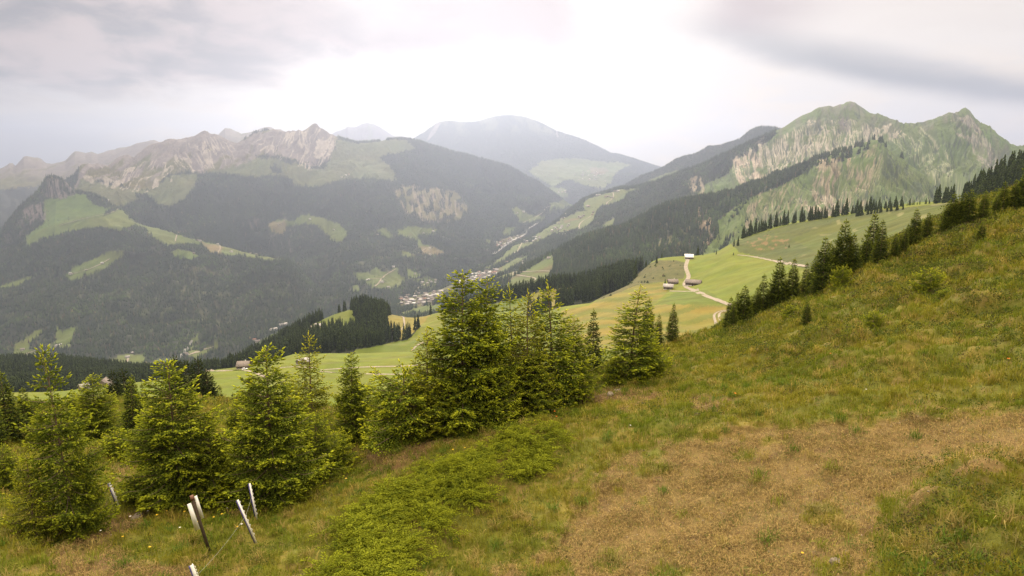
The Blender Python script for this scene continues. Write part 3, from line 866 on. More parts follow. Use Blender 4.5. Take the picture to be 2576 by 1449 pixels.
# ---- wooded hills about a kilometre off
hl_lines = [
    [(-200, 1080, 640), (0, 1070, 640), (300, 1040, 620), (560, 990, 620), (800, 950, 610), (1000, 935, 600), (1200, 890, 600), (1330, 850, 620), (1400, 830, 640), (1500, 800, 660), (1620, 740, 760), (1800, 700, 850), (1950, 680, 900)],
    [(-200, 1010, 850), (0, 1005, 850), (300, 985, 830), (560, 950, 800), (700, 905, 760), (850, 882, 690), (1000, 868, 690), (1100, 852, 690), (1200, 830, 690), (1330, 790, 720), (1400, 775, 740), (1460, 760, 760), (1560, 728, 800), (1620, 705, 850), (1800, 680, 950), (1950, 660, 1000)],
    [(-200, 960, 1150), (0, 950, 1150), (300, 955, 1050), (560, 945, 900), (620, 925, 900), (700, 880, 900), (760, 855, 880), (830, 842, 860), (900, 845, 830), (1000, 838, 800), (1100, 822, 800), (1200, 800, 800), (1330, 757, 820), (1400, 745, 830), (1460, 738, 850), (1560, 710, 900), (1620, 690, 930), (1800, 670, 1050), (1950, 650, 1080)],
    [(-200, 930, 1500), (0, 915, 1500), (120, 912, 1400), (200, 920, 1400), (300, 935, 1300), (400, 945, 1200), (500, 952, 1100), (560, 946, 1020), (620, 908, 1000), (687, 874, 1000), (720, 854, 1000), (760, 830, 1000), (791, 812, 1000), (830, 797, 1000), (854, 789, 1000), (880, 782, 1000), (916, 772, 1000), (958, 784, 980), (979, 794, 950), (1010, 800, 930),
     (1041, 801, 900), (1070, 796, 900), (1104, 786, 900), (1200, 770, 900), (1331, 736, 900), (1400, 723, 950), (1460, 716, 950), (1500, 704, 1000), (1560, 690, 1000), (1620, 680, 1000), (1700, 668, 1050), (1800, 655, 1150), (1950, 640, 1150)],
    [(-200, 1030, 1800), (0, 1010, 1800), (300, 1010, 1600), (560, 990, 1400), (687, 930, 1350), (916, 860, 1350), (1041, 860, 1300), (1331, 800, 1300), (1500, 760, 1400), (1800, 700, 1500), (1950, 700, 1500)]]


def d_hl(s):
    return fbm(s.X / 130, s.Y / 130, 4, 111) * 7 * (0.3 + 0.7 * np.clip(np.abs(s.v - 3), 0, 1)) * np.clip(s.v, 0, 1)


hl_polys = [
    ('lush', [(740, 848), (790, 815), (840, 790), (885, 778), (892, 800), (895, 825), (860, 832), (830, 838), (790, 845), (760, 852)]),
    ('hay', [(965, 800), (985, 790), (1030, 788), (1060, 792), (1085, 787), (1075, 805), (1050, 825), (1030, 845), (1010, 855), (990, 840), (975, 825)]),
    ('bright', [(1045, 835), (1085, 790), (1120, 782), (1120, 850), (1040, 865), (1020, 860)]),
    ('lush', [(895, 880), (960, 868), (1000, 858), (1040, 855), (1120, 850), (1120, 900), (895, 900)]),
    ('hay', [(1331, 740), (1400, 727), (1450, 720), (1462, 725), (1440, 742), (1400, 745), (1400, 775), (1331, 780)]),
    ('rough', [(1560, 740), (1600, 690), (1640, 665), (1700, 660), (1700, 720), (1600, 760)]),
    ('lush', [(1120, 790), (1330, 745), (1330, 820), (1120, 860)]),
]


def p_hl(s, col):
    m = in_poly(s.px, s.py, [(960, 780), (1120, 780), (1120, 870), (960, 870)]) & (s.cl != 'forest')
    w = np.sin((s.px * 0.6 + s.py * 1.0) / 3.0 + 2 * vnoise(s.px / 40, s.py / 40, 5))
    k = (m * (0.5 + 0.5 * w) * 0.25)[..., None]
    col[...] = col * (1 - k) + np.array(A['hay']) * k


Sheet('wooded_hills', hl_lines, 1.5, [25, 40, 50, 60, 8], M_MID, 9, d_hl, 'forest', hl_polys, 2.5, p_hl).build('hill')

# ---- the meadows with the huts
md_lines = [
    [(-200, -120, 160, 'z'), (0, -100, 160, 'z'), (600, -90, 160, 'z'), (1000, -80, 160, 'z'), (1500, -62, 160, 'z'), (2000, -40, 160, 'z'), (2750, -14, 160, 'z')],
    [(-200, 1090, 330), (0, 1080, 330), (560, 1045, 330), (800, 1035, 330), (1000, 1015, 330), (1300, 935, 310), (1500, 870, 300), (1800, 845, 310), (2000, 760, 310), (2300, 640, 300), (2576, 570, 300), (2750, 540, 300)],
    [(-200, 1030, 440), (0, 1020, 440), (300, 1005, 450), (600, 950, 450), (800, 945, 430), (1000, 940, 420), (1200, 900, 410), (1400, 825, 410), (1500, 800, 410), (1700, 755, 430), (1800, 735, 450), (2000, 660, 480), (2300, 575, 450), (2576, 535, 420), (2750, 510, 420)],
    [(-200, 1000, 560), (0, 998, 550), (270, 975, 530), (540, 936, 530), (700, 915, 500), (1000, 900, 480), (1200, 865, 480), (1412, 785, 490), (1500, 765, 500), (1600, 728, 520), (1680, 722, 530), (1740, 712, 540), (1850, 660, 560), (2000, 615, 600), (2300, 545, 560), (2576, 500, 480), (2750, 480, 460)],
    [(-200, 995, 600), (0, 990, 600), (160, 984, 580), (270, 970, 560), (330, 962, 560), (450, 949, 560), (540, 931, 560), (600, 925, 550), (650, 916, 545), (700, 906, 540), (740, 894, 540), (830, 890, 540), (900, 891, 530), (1040, 886, 520), (1200, 852, 520), (1330, 804, 520), (1412, 773, 520), (1483, 764, 540), (1508, 750, 560), (1583, 715, 600), (1620, 676, 670),
     (1640, 658, 690), (1657, 650, 700), (1690, 646, 705), (1733, 645, 710), (1770, 642, 730), (1800, 636, 760), (1825, 622, 770), (1850, 607, 780), (1890, 592, 790), (1950, 571, 800), (2000, 561, 800), (2050, 553, 790), (2100, 545, 780), (2200, 528, 740), (2300, 515, 700), (2400, 508, 650), (2450, 495, 620), (2500, 462, 600), (2540, 440, 580), (2576, 424, 560), (2650, 400, 540), (2750, 380, 520)],
    [(-200, 1080, 760), (0, 1070, 760), (540, 1000, 720), (740, 980, 700), (1040, 960, 700), (1412, 860, 720), (1583, 780, 800), (1657, 720, 900), (1800, 700, 950), (2000, 630, 1000), (2300, 590, 900), (2576, 500, 760), (2750, 460, 700)]]


def d_md(s):
    n = fbm(s.X / 90, s.Y / 90, 4, 121) * 2.6 + fbm(s.X / 22, s.Y / 22, 3, 125) * 0.45
    # shallow terraces trodden by the cattle on the right slope
    terr = np.sin(s.Z / 1.6 + 3 * vnoise(s.X / 40, s.Y / 40, 7)) * 0.18 * sstep(s.px0, 1850, 1950)
    return (n * (0.35 + 0.65 * np.clip(np.abs(s.v - 4), 0, 1)) + terr) * np.clip(s.v, 0, 1)


md_polys = [
    ('bright', [(1560, 760), (1690, 700), (1660, 655), (1733, 640), (1800, 630), (1860, 640), (1910, 660), (1960, 700), (1900, 770), (1830, 768), (1700, 765)]),
    ('lush', [(1640, 770), (1700, 735), (1780, 730), (1830, 765), (1700, 768)]),
    ('hay', [(1412, 782), (1483, 768), (1520, 745), (1600, 715), (1665, 705), (1680, 735), (1640, 768), (1690, 766), (1830, 768), (1820, 860), (1700, 870), (1500, 880), (1400, 880)]),
    ('rough', [(1620, 668), (1655, 656), (1700, 655), (1722, 660), (1722, 700), (1690, 705), (1600, 718), (1560, 735), (1500, 757), (1520, 740), (1590, 708)]),
    ('shrub', [(1838, 612), (1870, 600), (1900, 590), (1960, 572), (2000, 562), (2200, 530), (2400, 510), (2576, 425), (2750, 390), (2750, 560), (2400, 600), (2200, 680), (2100, 690), (1990, 668), (1860, 634)]),
    ('pasture', [(1990, 600), (2100, 560), (2300, 525), (2400, 515), (2390, 560), (2200, 620), (2080, 650)]),
    ('bright', [(535, 1000), (540, 930), (740, 892), (1120, 885), (1120, 1010), (700, 1060)]),
]


def p_md(s, col):
    # mown swathes: curved stripes in the hay field
    m = (s.cl == 'hay')
    w = np.sin((s.px * 0.12 + s.py * 1.0) / 3.4 + 5 * vnoise(s.px / 140, s.py / 60, 5)) * 0.6 + 0.4 * vnoise(s.px / 4, s.py / 3, 6)
    k = (m * sstep(w, -0.1, 0.5) * 0.85)[..., None]
    col[...] = col * (1 - k) + np.array((0.110, 0.125, 0.018)) * k
    # rough shrubby slope: darker tussocks and bare earth
    m = (s.cl == 'rough') | (s.cl == 'shrub')
    n = vnoise(s.X / 4, s.Y / 5, 8) + 0.6 * vnoise(s.X / 1.8, s.Y / 2.2, 9)
    k = (m * sstep(n, 0.1, 0.6) * 0.6)[..., None]
    col[...] = col * (1 - k) + np.array((0.045, 0.06, 0.02)) * k
    b = in_poly(s.px, s.py, [(1870, 610), (1930, 590), (1990, 600), (1980, 625), (1900, 630)])
    n2 = fbm(s.px / 14, s.py / 7, 4, 19)
    k = (b * sstep(n2, 0.0, 0.5) * 0.7)[..., None]
    col[...] = col * (1 - k) + np.array(A['soil']) * k
    # paler cattle treads along the terraces
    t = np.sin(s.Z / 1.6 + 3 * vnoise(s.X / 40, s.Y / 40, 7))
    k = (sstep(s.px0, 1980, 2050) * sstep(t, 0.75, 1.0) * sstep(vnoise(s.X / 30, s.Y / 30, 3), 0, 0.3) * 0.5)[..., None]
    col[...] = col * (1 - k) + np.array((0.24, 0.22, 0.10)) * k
    # long low banks on the left meadow
    m = in_poly(s.px, s.py, [(540, 925), (1120, 885), (1120, 1000), (540, 1010)])
    w = np.sin((s.py + s.px * 0.08 + 6 * vnoise(s.px / 120, s.py / 60, 4)) / 3.1)
    k = (m * sstep(w, 0.55, 1.0) * 0.35)[..., None]
    col[...] = col * (1 - k) + np.array((0.10, 0.10, 0.03)) * k


Sheet('hut_meadows', md_lines, 1.5, [25, 60, 60, 60, 60, 8], M_MID, 10, d_md, 'bright', md_polys, 2.0, p_md).build('meadow')

# ---- the near slope under the camera
ng_lines = [
    [(-260, -4.6, 1.5, 'z'), (0, -4.6, 1.5, 'z'), (1288, -4.9, 1.5, 'z'), (2576, -4.4, 1.5, 'z'), (2840, -4.2, 1.5, 'z')],
    [(-260, 1900, 5.6), (0, 1900, 5.6), (650, 1900, 5.2), (1288, 1900, 5.0), (1900, 1900, 4.5), (2576, 1900, 4.2), (2840, 1900, 4.2)],
    [(-260, 1449, 10.5), (0, 1449, 10.5), (650, 1449, 9.4), (1000, 1449, 8.8), (1288, 1449, 8.2), (1900, 1449, 7.3), (2576, 1449, 6.7), (2840, 1449, 6.6)],
    [(-260, 1260, 16), (0, 1260, 16), (300, 1255, 15), (650, 1250, 14), (1000, 1250, 12), (1288, 1250, 10.9), (1900, 1250, 9.5), (2576, 1250, 8.8), (2840, 1250, 8.7)],
    [(-260, 1130, 26), (0, 1130, 26), (300, 1130, 24), (650, 1120, 22), (850, 1110, 18), (1000, 1100, 16.2), (1100, 1090, 15.8), (1288, 1080, 14.8), (1500, 1075, 13.6), (1900, 1060, 12.8), (2200, 1030, 12.4), (2576, 1000, 12.6), (2840, 1000, 12.8)],
    [(-260, 1075, 34), (0, 1070, 34), (300, 1065, 34), (560, 1050, 34), (750, 1060, 27), (950, 1060, 21), (1100, 1050, 19), (1288, 1030, 17.5), (1500, 1000, 17.0), (1690, 960, 19), (1900, 900, 21), (2200, 840, 22), (2576, 760, 24), (2840, 740, 25)],
    [(-260, 1040, 46), (0, 1035, 46), (250, 1025, 48), (400, 1015, 50), (560, 1007, 50), (640, 1012, 46), (750, 1030, 36), (900, 1035, 28), (1000, 1025, 25), (1100, 1000, 23), (1288, 975, 21.5), (1420, 965, 21), (1500, 945, 21.5), (1600, 905, 25), (1690, 868, 29), (1760, 848, 33), (1830, 822, 38), (1900, 785, 43), (2000, 742, 51), (2100, 695, 60), (2200, 645, 68), (2350, 585, 80), (2450, 552, 88),
     (2576, 508, 98), (2700, 470, 108), (2840, 440, 118)],
    [(-260, 1110, 66), (0, 1105, 66), (560, 1070, 70), (750, 1090, 52), (1000, 1100, 36), (1288, 1060, 31), (1500, 1020, 31), (1690, 930, 42), (1830, 880, 54), (2100, 750, 84), (2350, 640, 110), (2576, 555, 135), (2840, 500, 160)],
    [(-260, -48, 120, 'z'), (0, -46, 120, 'z'), (560, -46, 120, 'z'), (750, -44, 100, 'z'), (1000, -42, 85, 'z'), (1288, -38, 78, 'z'), (1500, -38, 80, 'z'), (1690, -36, 90, 'z'), (1830, -36, 105, 'z'), (2100, -34, 140, 'z'), (2350, -28, 170, 'z'), (2576, -22, 200, 'z'), (2840, -16, 230, 'z')]]
def widen(ln):
    out = list(ln)
    a, b = ln[0], ln[-1]
    if len(a) == 4:
        out = [(-1300, a[1] - 1.0, a[2], 'z')] + out + [(3700, b[1] + (1.5 if b[2] > 3 else 0.2), b[2], 'z')]
    else:
        out = [(-1300, a[1] + (10 if a[1] < 1400 else 0), a[2] * 1.25)] + out + [(3700, b[1] - (b[1] < 1200) * 60, b[2] * 1.05)]
    return out


ng_lines = [widen(l_) for l_ in ng_lines]
DIRT = [(1230, 1480), (1400, 1390), (1440, 1290), (1560, 1220), (1480, 1200), (1560, 1150), (1700, 1120), (1850, 1090), (2050, 1075), (2250, 1060), (2420, 1040), (2600, 1030), (2860, 1020), (2860, 1130), (2600, 1150), (2450, 1150), (2330, 1190), (2260, 1260), (2230, 1350), (2200, 1450), (2180, 1500), (1290, 1500)]
PATCHES = [
    [(1500, 985), (1560, 975), (1660, 985), (1700, 1005), (1620, 1020), (1520, 1020), (1440, 1020), (1420, 1005)],
    [(1760, 1000), (1830, 995), (1860, 1010), (1800, 1030), (1740, 1040)],
    [(905, 1140), (950, 1130), (1010, 1150), (1060, 1130), (1120, 1105), (1160, 1095), (1140, 1120), (1080, 1150), (1010, 1180), (950, 1195), (920, 1175)],
    [(1000, 1120), (1130, 1095), (1290, 1045), (1310, 1025), (1330, 1045), (1250, 1075), (1150, 1110), (1050, 1150), (1000, 1160)],
    [(150, 1370), (250, 1330), (330, 1290), (400, 1280), (350, 1320), (280, 1360), (330, 1420), (480, 1425), (500, 1460), (200, 1500), (120, 1420)],
    [(0, 1130), (40, 1150), (60, 1180), (30, 1180), (0, 1160)],
    [(280, 1180), (330, 1140), (360, 1150), (340, 1190), (300, 1230)],
    [(1090, 1300), (1140, 1290), (1130, 1310), (1100, 1320)],
    [(780, 1020), (880, 1028), (900, 1045), (800, 1035)],
]


def d_ng(s):
    D = np.sqrt(s.X ** 2 + s.Y ** 2)
    n = fbm(s.X / 5, s.Y / 5, 4, 131) * 0.22 * np.clip(D / 14, 0.5, 2.2)
    bump = fbm(s.X / 1.1, s.Y / 1.1, 4, 135) * 0.11 * np.clip(D / 14, 0.7, 2.5)
    hum = np.abs(vnoise(s.X / 0.55, s.Y / 0.55, 137)) * 0.05
    dirt = in_poly(s.px0, s.py0, DIRT)
    bank = sstep(s.px0, 2230, 2330) * sstep(s.py0, 1130, 1200)
    up = sstep(s.px0, 1750, 2100) * sstep(s.py0, 1000, 900)
    bump = bump + (np.abs(vnoise(s.X / 0.9, s.Y / 0.9, 138)) * 0.55 + vnoise(s.X / 0.3, s.Y / 0.3, 139) * 0.05) * bank * 0.75 + up * np.abs(fbm(s.X / 2.2, s.Y / 2.2, 3, 140)) * 0.6
    return n + (bump + hum) * np.where(dirt, 0.35, 1.0) - 0.03 * dirt


def p_ng(s, col):
    n = fbm(s.X / 1.3, s.Y / 1.3, 5, 141)
    m = fbm(s.X / 0.45, s.Y / 0.45, 4, 145)
    green = np.array((0.115, 0.120, 0.016)); olive = np.array((0.170, 0.140, 0.026)); straw = np.array((0.25, 0.175, 0.06)); soil = np.array((0.180, 0.120, 0.048)); dk = np.array((0.100, 0.060, 0.030))
    def bl(c, k):
        k = np.clip(k, 0, 1)[..., None]
        col[...] = col * (1 - k) + c * k
    col[...] = green
    bl(olive, sstep(n, -0.3, 0.5))
    bl(soil, sstep(m, 0.35, 0.8) * 0.6)
    w1 = vnoise(s.X / 0.7, s.Y / 0.7, 151) * 14 + vnoise(s.X / 0.25, s.Y / 0.25, 152) * 6
    def soft(poly, rx, ry):
        acc = 0.0
        for k in range(14):
            r_ = math.sqrt((k + 0.5) / 14); t_ = k * 2.4
            acc = acc + in_poly(s.px + w1 * 1.4 + rx * r_ * cos(t_), s.py + w1 * 0.8 + ry * r_ * sin(t_), poly)
        return acc / 14.0
    rag = 0.55 * fbm(s.X / 0.5, s.Y / 0.5, 4, 155)
    dd = soft(DIRT, 120, 48)
    dd = sstep(dd + rag * (dd > 0.01) * (dd < 0.99), 0.30, 0.75)
    # islands of turf left in the worn ground
    for cx_, cy_, rx_, ry_ in ((2060, 1300, 60, 34), (1640, 1185, 50, 18), (1400, 1440, 60, 30), (1530, 1425, 40, 18), (2090, 1425, 60, 26), (2130, 1330, 40, 24), (1870, 1150, 34, 12), (1690, 1440, 60, 20)):
        e_ = ((s.px - cx_) / rx_) ** 2 + ((s.py - cy_) / ry_) ** 2 + rag
        dd = dd * (1 - 0.85 * sstep(e_, 1.3, 0.5))
    bl(soil * 1.0, dd * (0.8 + 0.2 * m))
    bl(straw * 0.85, dd * sstep(m + 0.5 * n, -0.1, 0.8) * 0.35)
    bl(dk * 1.1, dd * sstep(vnoise(s.X / 0.35, s.Y / 0.35, 153) + 0.5 * vnoise(s.X / 1.4, s.Y / 1.4, 154), 0.30, 0.85) * 0.6)
    s.dirt = dd
    pp = np.zeros_like(dd)
    for p in PATCHES:
        pp = np.maximum(pp, soft(p, 20, 10))
    pp = sstep(pp + 0.6 * rag * (pp > 0.01), 0.25, 0.8)
    bl(np.array((0.135, 0.080, 0.036)), pp * 0.9)
    s.patch = pp


ng = Sheet('near_slope', ng_lines, 2.0, [30, 60, 70, 110, 90, 90, 110, 50, 40], M_NEAR, 11, d_ng, 'meadow', [], 2.0, p_ng)
ng.build('ground')
# ------------------------------------------------------------------ conifers
M_BARK = mat_plain('bark', (0.16, 0.115, 0.075), 0.95, fine=9.0)
M_NEEDLE = mat_attr('needles', rough=0.8, fine=(), trans=0.42, spec=0.06)
M_WOODS = mat_attr('woods', rough=0.9, fine=(), trans=0.0, spec=0.1)


def unit(v):
    return v / np.maximum(np.linalg.norm(v, axis=-1, keepdims=True), 1e-9)


def spindles(P, Dv, Ln, Wd, C, rng, sides=3, mid=0.45):
    """one thin spindle per row: start P, direction Dv, length Ln, half width Wd, colour C"""
    n = len(P)
    a = unit(np.cross(Dv, rng.normal(size=(n, 3))))
    b = np.cross(Dv, a)
    M = P + Dv * (Ln * mid)[:, None]
    vs = [P]
    for k in range(sides):
        t = 2 * pi * k / sides
        vs.append(M + (a * cos(t) + b * sin(t)) * Wd[:, None])
    vs.append(P + Dv * Ln[:, None])
    V = np.stack(vs, 1)
    nv = sides + 2
    f = []
    for k in range(sides):
        k2 = (k + 1) % sides
        f += [0, 1 + k2, 1 + k, nv - 1, 1 + k, 1 + k2]
    F = (np.arange(n) * nv)[:, None] + np.array(f)[None, :]
    Cc = np.repeat(C[:, None, :], nv, 1)
    return V.reshape(-1, 3), F.ravel(), Cc.reshape(-1, 3)


def join_tris(parts):
    Vs, Fs, Cs, o = [], [], [], 0
    for V, F, C in parts:
        Vs.append(V); Fs.append(F + o); Cs.append(C); o += len(V)
    return np.concatenate(Vs), np.concatenate(Fs), np.concatenate(Cs)


def tube_path(pts, rads, sides=6):
    """tapered tube along pts -> V, tri F"""
    pts = np.asarray(pts, float)
    V, F = [], []
    for i, p in enumerate(pts):
        d = unit(pts[min(i + 1, len(pts) - 1)] - pts[max(i - 1, 0)])
        a = unit(np.cross(d, [0.31, 0.95, 0.05] if abs(d[1]) < 0.9 else [1, 0, 0]))
        b = np.cross(d, a)
        for k in range(sides):
            t = 2 * pi * k / sides
            V.append(p + (a * cos(t) + b * sin(t)) * rads[i])
    for i in range(len(pts) - 1):
        for k in range(sides):
            k2 = (k + 1) % sides
            a0, a1, b0, b1 = i * sides + k, i * sides + k2, (i + 1) * sides + k, (i + 1) * sides + k2
            F += [a0, a1, b1, a0, b1, b0]
    for k in range(1, sides - 1):
        F += [0, k + 1, k]
        t = (len(pts) - 1) * sides
        F += [t, t + k, t + k + 1]
    return np.array(V), np.array(F)


def spruce(H, R, seed, dens=1.0, shoot=0.11, h0=0.03, tipc=(0.20, 0.27, 0.035), oldc=(0.050, 0.085, 0.022), sparse_top=0.25, power=0.8, whorl=0.235, bright=1.0, wid=0.023, curve=0.012):
    """crown and trunk arrays of a spruce with whorled branches, side twigs and shoots"""
    rng = np.random.default_rng(seed)
    lean = rng.normal(0, curve, 2) * H
    def axis(h):
        t = h / H
        return np.array([lean[0] * t * t, lean[1] * t * t, h])
    # whorls
    hs = []
    h = H * h0
    while h < H * 0.97:
        hs.append(h)
        h += whorl * (0.75 + 0.5 * rng.random()) * (1.25 if h > H * (1 - sparse_top) else 0.9)
    BP, BD, BL, BT = [], [], [], []
    for h in hs:
        t = h / H
        prof = (1 - t) ** power * (0.55 + 0.45 * min(1, t / 0.18))
        nb = rng.integers(6, 9) if t < 0.75 else rng.integers(4, 6)
        a0 = rng.random() * 6.28
        for k in range(nb):
            az = a0 + 2 * pi * k / nb + rng.normal(0, 0.18)
            L = R * prof * (0.55 + 0.62 * rng.random()) + 0.05
            if rng.random() < 0.06:
                L *= 0.5
            e = -0.15 + 0.95 * t ** 1.3 + rng.normal(0, 0.10)
            BP.append(axis(h) + np.array([0, 0, rng.normal(0, 0.05)]))
            BD.append([cos(az) * cos(e), sin(az) * cos(e), sin(e)])
            BL.append(L); BT.append(t)
    BP = np.array(BP); BD = np.array(BD); BL = np.array(BL); BT = np.array(BT)
    nB = len(BP)
    def bpoint(i, s):
        """point at fraction s of branch i; branches sag in the middle and lift at the tip"""
        p = BP[i] + BD[i] * (BL[i] * s)[:, None]
        sag = (-0.22 * s + 0.26 * s * s * s) * BL[i] * np.clip(1.15 - BT[i], 0, 1) * 1.4
        p[:, 2] += sag
        return p
    # twigs along the branches
    step = 0.075 / dens
    ti, ts, tsd = [], [], []
    for i in range(nB):
        n = max(2, int(BL[i] / step))
        s = (np.arange(n) + rng.random(n) * 0.6) / n
        s = 0.12 + 0.88 * s
        ti.append(np.full(n, i)); ts.append(s); tsd.append(np.where(np.arange(n) % 2 == 0, 1.0, -1.0))
    ti = np.concatenate(ti); ts = np.clip(np.concatenate(ts), 0, 1); tsd = np.concatenate(tsd)
    TP = bpoint(ti, ts)
    bd = unit(bpoint(ti, np.minimum(ts + 0.05, 1.05)) - TP)
    side = unit(np.cross(bd, np.array([[0, 0, 1.0]])))
    ang = 0.75 + rng.normal(0, 0.18, len(ti))
    TD = unit(bd * np.cos(ang)[:, None] + side * (np.sin(ang) * tsd)[:, None] + np.array([0, 0, 1.0]) * rng.normal(-0.24, 0.17, len(ti))[:, None])
    TL = (0.05 + 0.55 * BL[ti] * (1 - ts) ** 0.8 * (0.4 + 0.6 * np.minimum(ts / 0.3, 1))) * (0.7 + 0.5 * rng.random(len(ti)))
    TL = np.minimum(TL, 0.42)
    # shoots along the twigs
    n = np.maximum(1, (TL / (0.055 / dens)).astype(int))
    si = np.repeat(np.arange(len(ti)), n)
    off_ = np.concatenate([np.arange(k) for k in n])
    fs = (off_ + rng.random(len(si)) * 0.5) / np.repeat(n, n)
    P = TP[si] + TD[si] * (TL[si] * fs)[:, None]
    P[:, 2] -= 0.12 * TL[si] * fs * fs
    sgn = np.where(off_ % 2 == 0, 1.0, -1.0)
    sd2 = unit(np.cross(TD[si], np.array([[0, 0, 1.0]])) + rng.normal(0, 0.15, (len(si), 3)))
    a2 = 0.62 + rng.normal(0, 0.2, len(si))
    Dv = unit(TD[si] * np.cos(a2)[:, None] + sd2 * (np.sin(a2) * sgn)[:, None] + np.array([0, 0, 1.0]) * rng.normal(0.02, 0.14, len(si))[:, None])
    outer = np.clip(fs * 0.55 + ts[si] * 0.6, 0, 1) if False else np.clip(fs * 0.5 + ts[si] * 0.65, 0, 1.2)
    Ln = shoot * (0.6 + 0.6 * rng.random(len(si)))
    # terminal shoots of twigs, branches and the leader
    PT = TP + TD * (TL * 0.95)[:, None]; PT[:, 2] -= 0.12 * TL
    bi = np.arange(nB)
    PB = bpoint(bi, np.ones(nB)); DB = unit(PB - bpoint(bi, np.full(nB, 0.9)))
    lead_h = np.linspace(H * 0.86, H, 10)
    PL_ = np.array([axis(h) for h in lead_h]); DL = unit(np.array([[0, 0, 1.0]]) + rng.normal(0, 0.25, (10, 3)))
    P = np.concatenate([P, PT, PB, PL_]); Dv = np.concatenate([Dv, TD, DB, DL])
    Ln = np.concatenate([Ln, np.full(len(PT), shoot * 1.1), np.full(nB, shoot * 1.5), np.full(10, shoot * 1.2)])
    outer = np.concatenate([outer, np.clip(0.45 + ts * 0.6, 0, 1.2), np.full(nB, 1.2), np.full(10, 1.2)])
    tt = np.concatenate([BT[ti[si]], BT[ti], BT, np.ones(10)])
    br = rng.normal(0, 0.16, nB)
    brr = np.concatenate([br[ti[si]], br[ti], br, np.zeros(10)])
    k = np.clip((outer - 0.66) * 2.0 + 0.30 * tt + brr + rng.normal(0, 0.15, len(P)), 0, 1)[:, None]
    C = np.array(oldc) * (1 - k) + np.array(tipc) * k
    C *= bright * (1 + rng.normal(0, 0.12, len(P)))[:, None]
    W = wid * (0.8 + 0.4 * rng.random(len(P))) * (Ln / shoot) ** 0.3
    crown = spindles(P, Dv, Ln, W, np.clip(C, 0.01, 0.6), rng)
    # trunk and limbs
    ths = np.linspace(-0.25, H * 0.99, 9)
    r0 = 0.008 * H + 0.010
    tv, tf = tube_path([axis(max(h, 0)) + np.array([0, 0, min(h, 0)]) for h in ths], [r0 * (1 - max(h, 0) / H) + 0.006 for h in ths], 7)
    parts = [(tv, tf, np.zeros((len(tv), 3)))]
    for i in range(nB):
        s = np.array([0.0, 0.35, 0.7, 0.97])
        pp = bpoint(np.full(4, i), s)
        v, f = tube_path(pp, 0.004 + 0.010 * BL[i] * (1 - s), 3)
        parts.append((v, f, np.zeros((len(v), 3))))
    return crown, join_tris(parts)


def fir_far(H, R, seed, tiers=13, nb=9, c0=(0.038, 0.056, 0.020), h0=0.06, tip=(0.085, 0.115, 0.030)):
    """a spruce for hundreds of metres: drooping boughs as pointed fans in irregular tiers"""
    rng = np.random.default_rng(seed)
    V, F, C = [], [], []
    for t in range(tiers):
        f = h0 + (0.97 - h0) * (t / tiers) ** 0.9
        h = H * f
        rr = R * (1 - f) ** 0.78 * (0.7 + 0.3 * min(1, f / 0.15))
        a0 = rng.random() * 6.28
        n = nb if f < 0.7 else nb - 3
        for k in range(n):
            az = a0 + 2 * pi * k / n + rng.normal(0, 0.2)
            L = rr * (0.65 + 0.5 * rng.random()) + 0.15
            w = 0.5 * L * 0.9 + 0.1
            d = np.array([cos(az), sin(az), 0]); s_ = np.array([-sin(az), cos(az), 0])
            hz = h + rng.normal(0, 0.02 * H)
            th = H / tiers * 1.5
            p0 = np.array([0, 0, hz + th * 0.55])
            p1 = d * L * 0.6 + s_ * w * 0.5 + [0, 0, hz + th * 0.0]
            p2 = d * L + [0, 0, hz - th * (0.25 + 0.3 * rng.random())]
            p3 = d * L * 0.6 - s_ * w * 0.5 + [0, 0, hz + th * 0.0]
            p4 = d * L * 0.55 + [0, 0, hz + th * 0.38]
            p5 = d * L * 0.5 + [0, 0, hz - th * 0.35]
            b = len(V)
            V += [p0, p1, p2, p3, p4, p5]
            kk = np.clip(rng.normal(0.35, 0.3), 0, 1)
            c = (np.array(c0) * (1 - kk) + np.array(tip) * kk) * (1 + rng.normal(0, 0.15))
            C += [c] * 6
            F += [b, b + 1, b + 4, b + 1, b + 2, b + 4, b + 2, b + 3, b + 4, b + 3, b, b + 4, b, b + 5, b + 1, b + 1, b + 5, b + 2, b + 2, b + 5, b + 3, b + 3, b + 5, b]
    b = len(V)
    V += [np.array([0.12, 0, H * 0.86]), np.array([-0.07, 0.1, H * 0.86]), np.array([-0.07, -0.1, H * 0.86]), np.array([0, 0, H * 1.0])]
    C += [np.array(tip)] * 4
    F += [b, b + 1, b + 3, b + 1, b + 2, b + 3, b + 2, b, b + 3]
    tv, tf = tube_path([[0, 0, -0.6], [0, 0, H * 0.5], [0, 0, H * 0.93]], [0.016 * H, 0.010 * H, 0.02], 6)
    return (np.array(V), np.array(F), np.clip(np.array(C), 0.01, 0.5)), (tv, tf, None)


def tree_proto(name, arrays, mat=None):
    crown, trunk = arrays
    r = empty(name)
    o = mesh_np('crown', crown[0], crown[1], 3, mat or M_NEEDLE, crown[2], parent=r)
    t = mesh_np('trunk', trunk[0], trunk[1], 3, M_BARK, parent=r)
    return r


FREE = {}          # prototypes whose originals have not been placed yet


def place(proto, pos, rz, s, label, cat, group, sz=None):
    if FREE.get(proto.name, True):
        FREE[proto.name] = False
        r = proto
    else:
        r = proto.copy(); COL.objects.link(r)
        for ch in proto.children:
            c = ch.copy(); COL.objects.link(c); c.parent = r
    r.location = tuple(pos)
    r.rotation_euler = (0, 0, rz)
    r.scale = (s, s, sz or s)
    tag(r, label, cat, group)
    return r


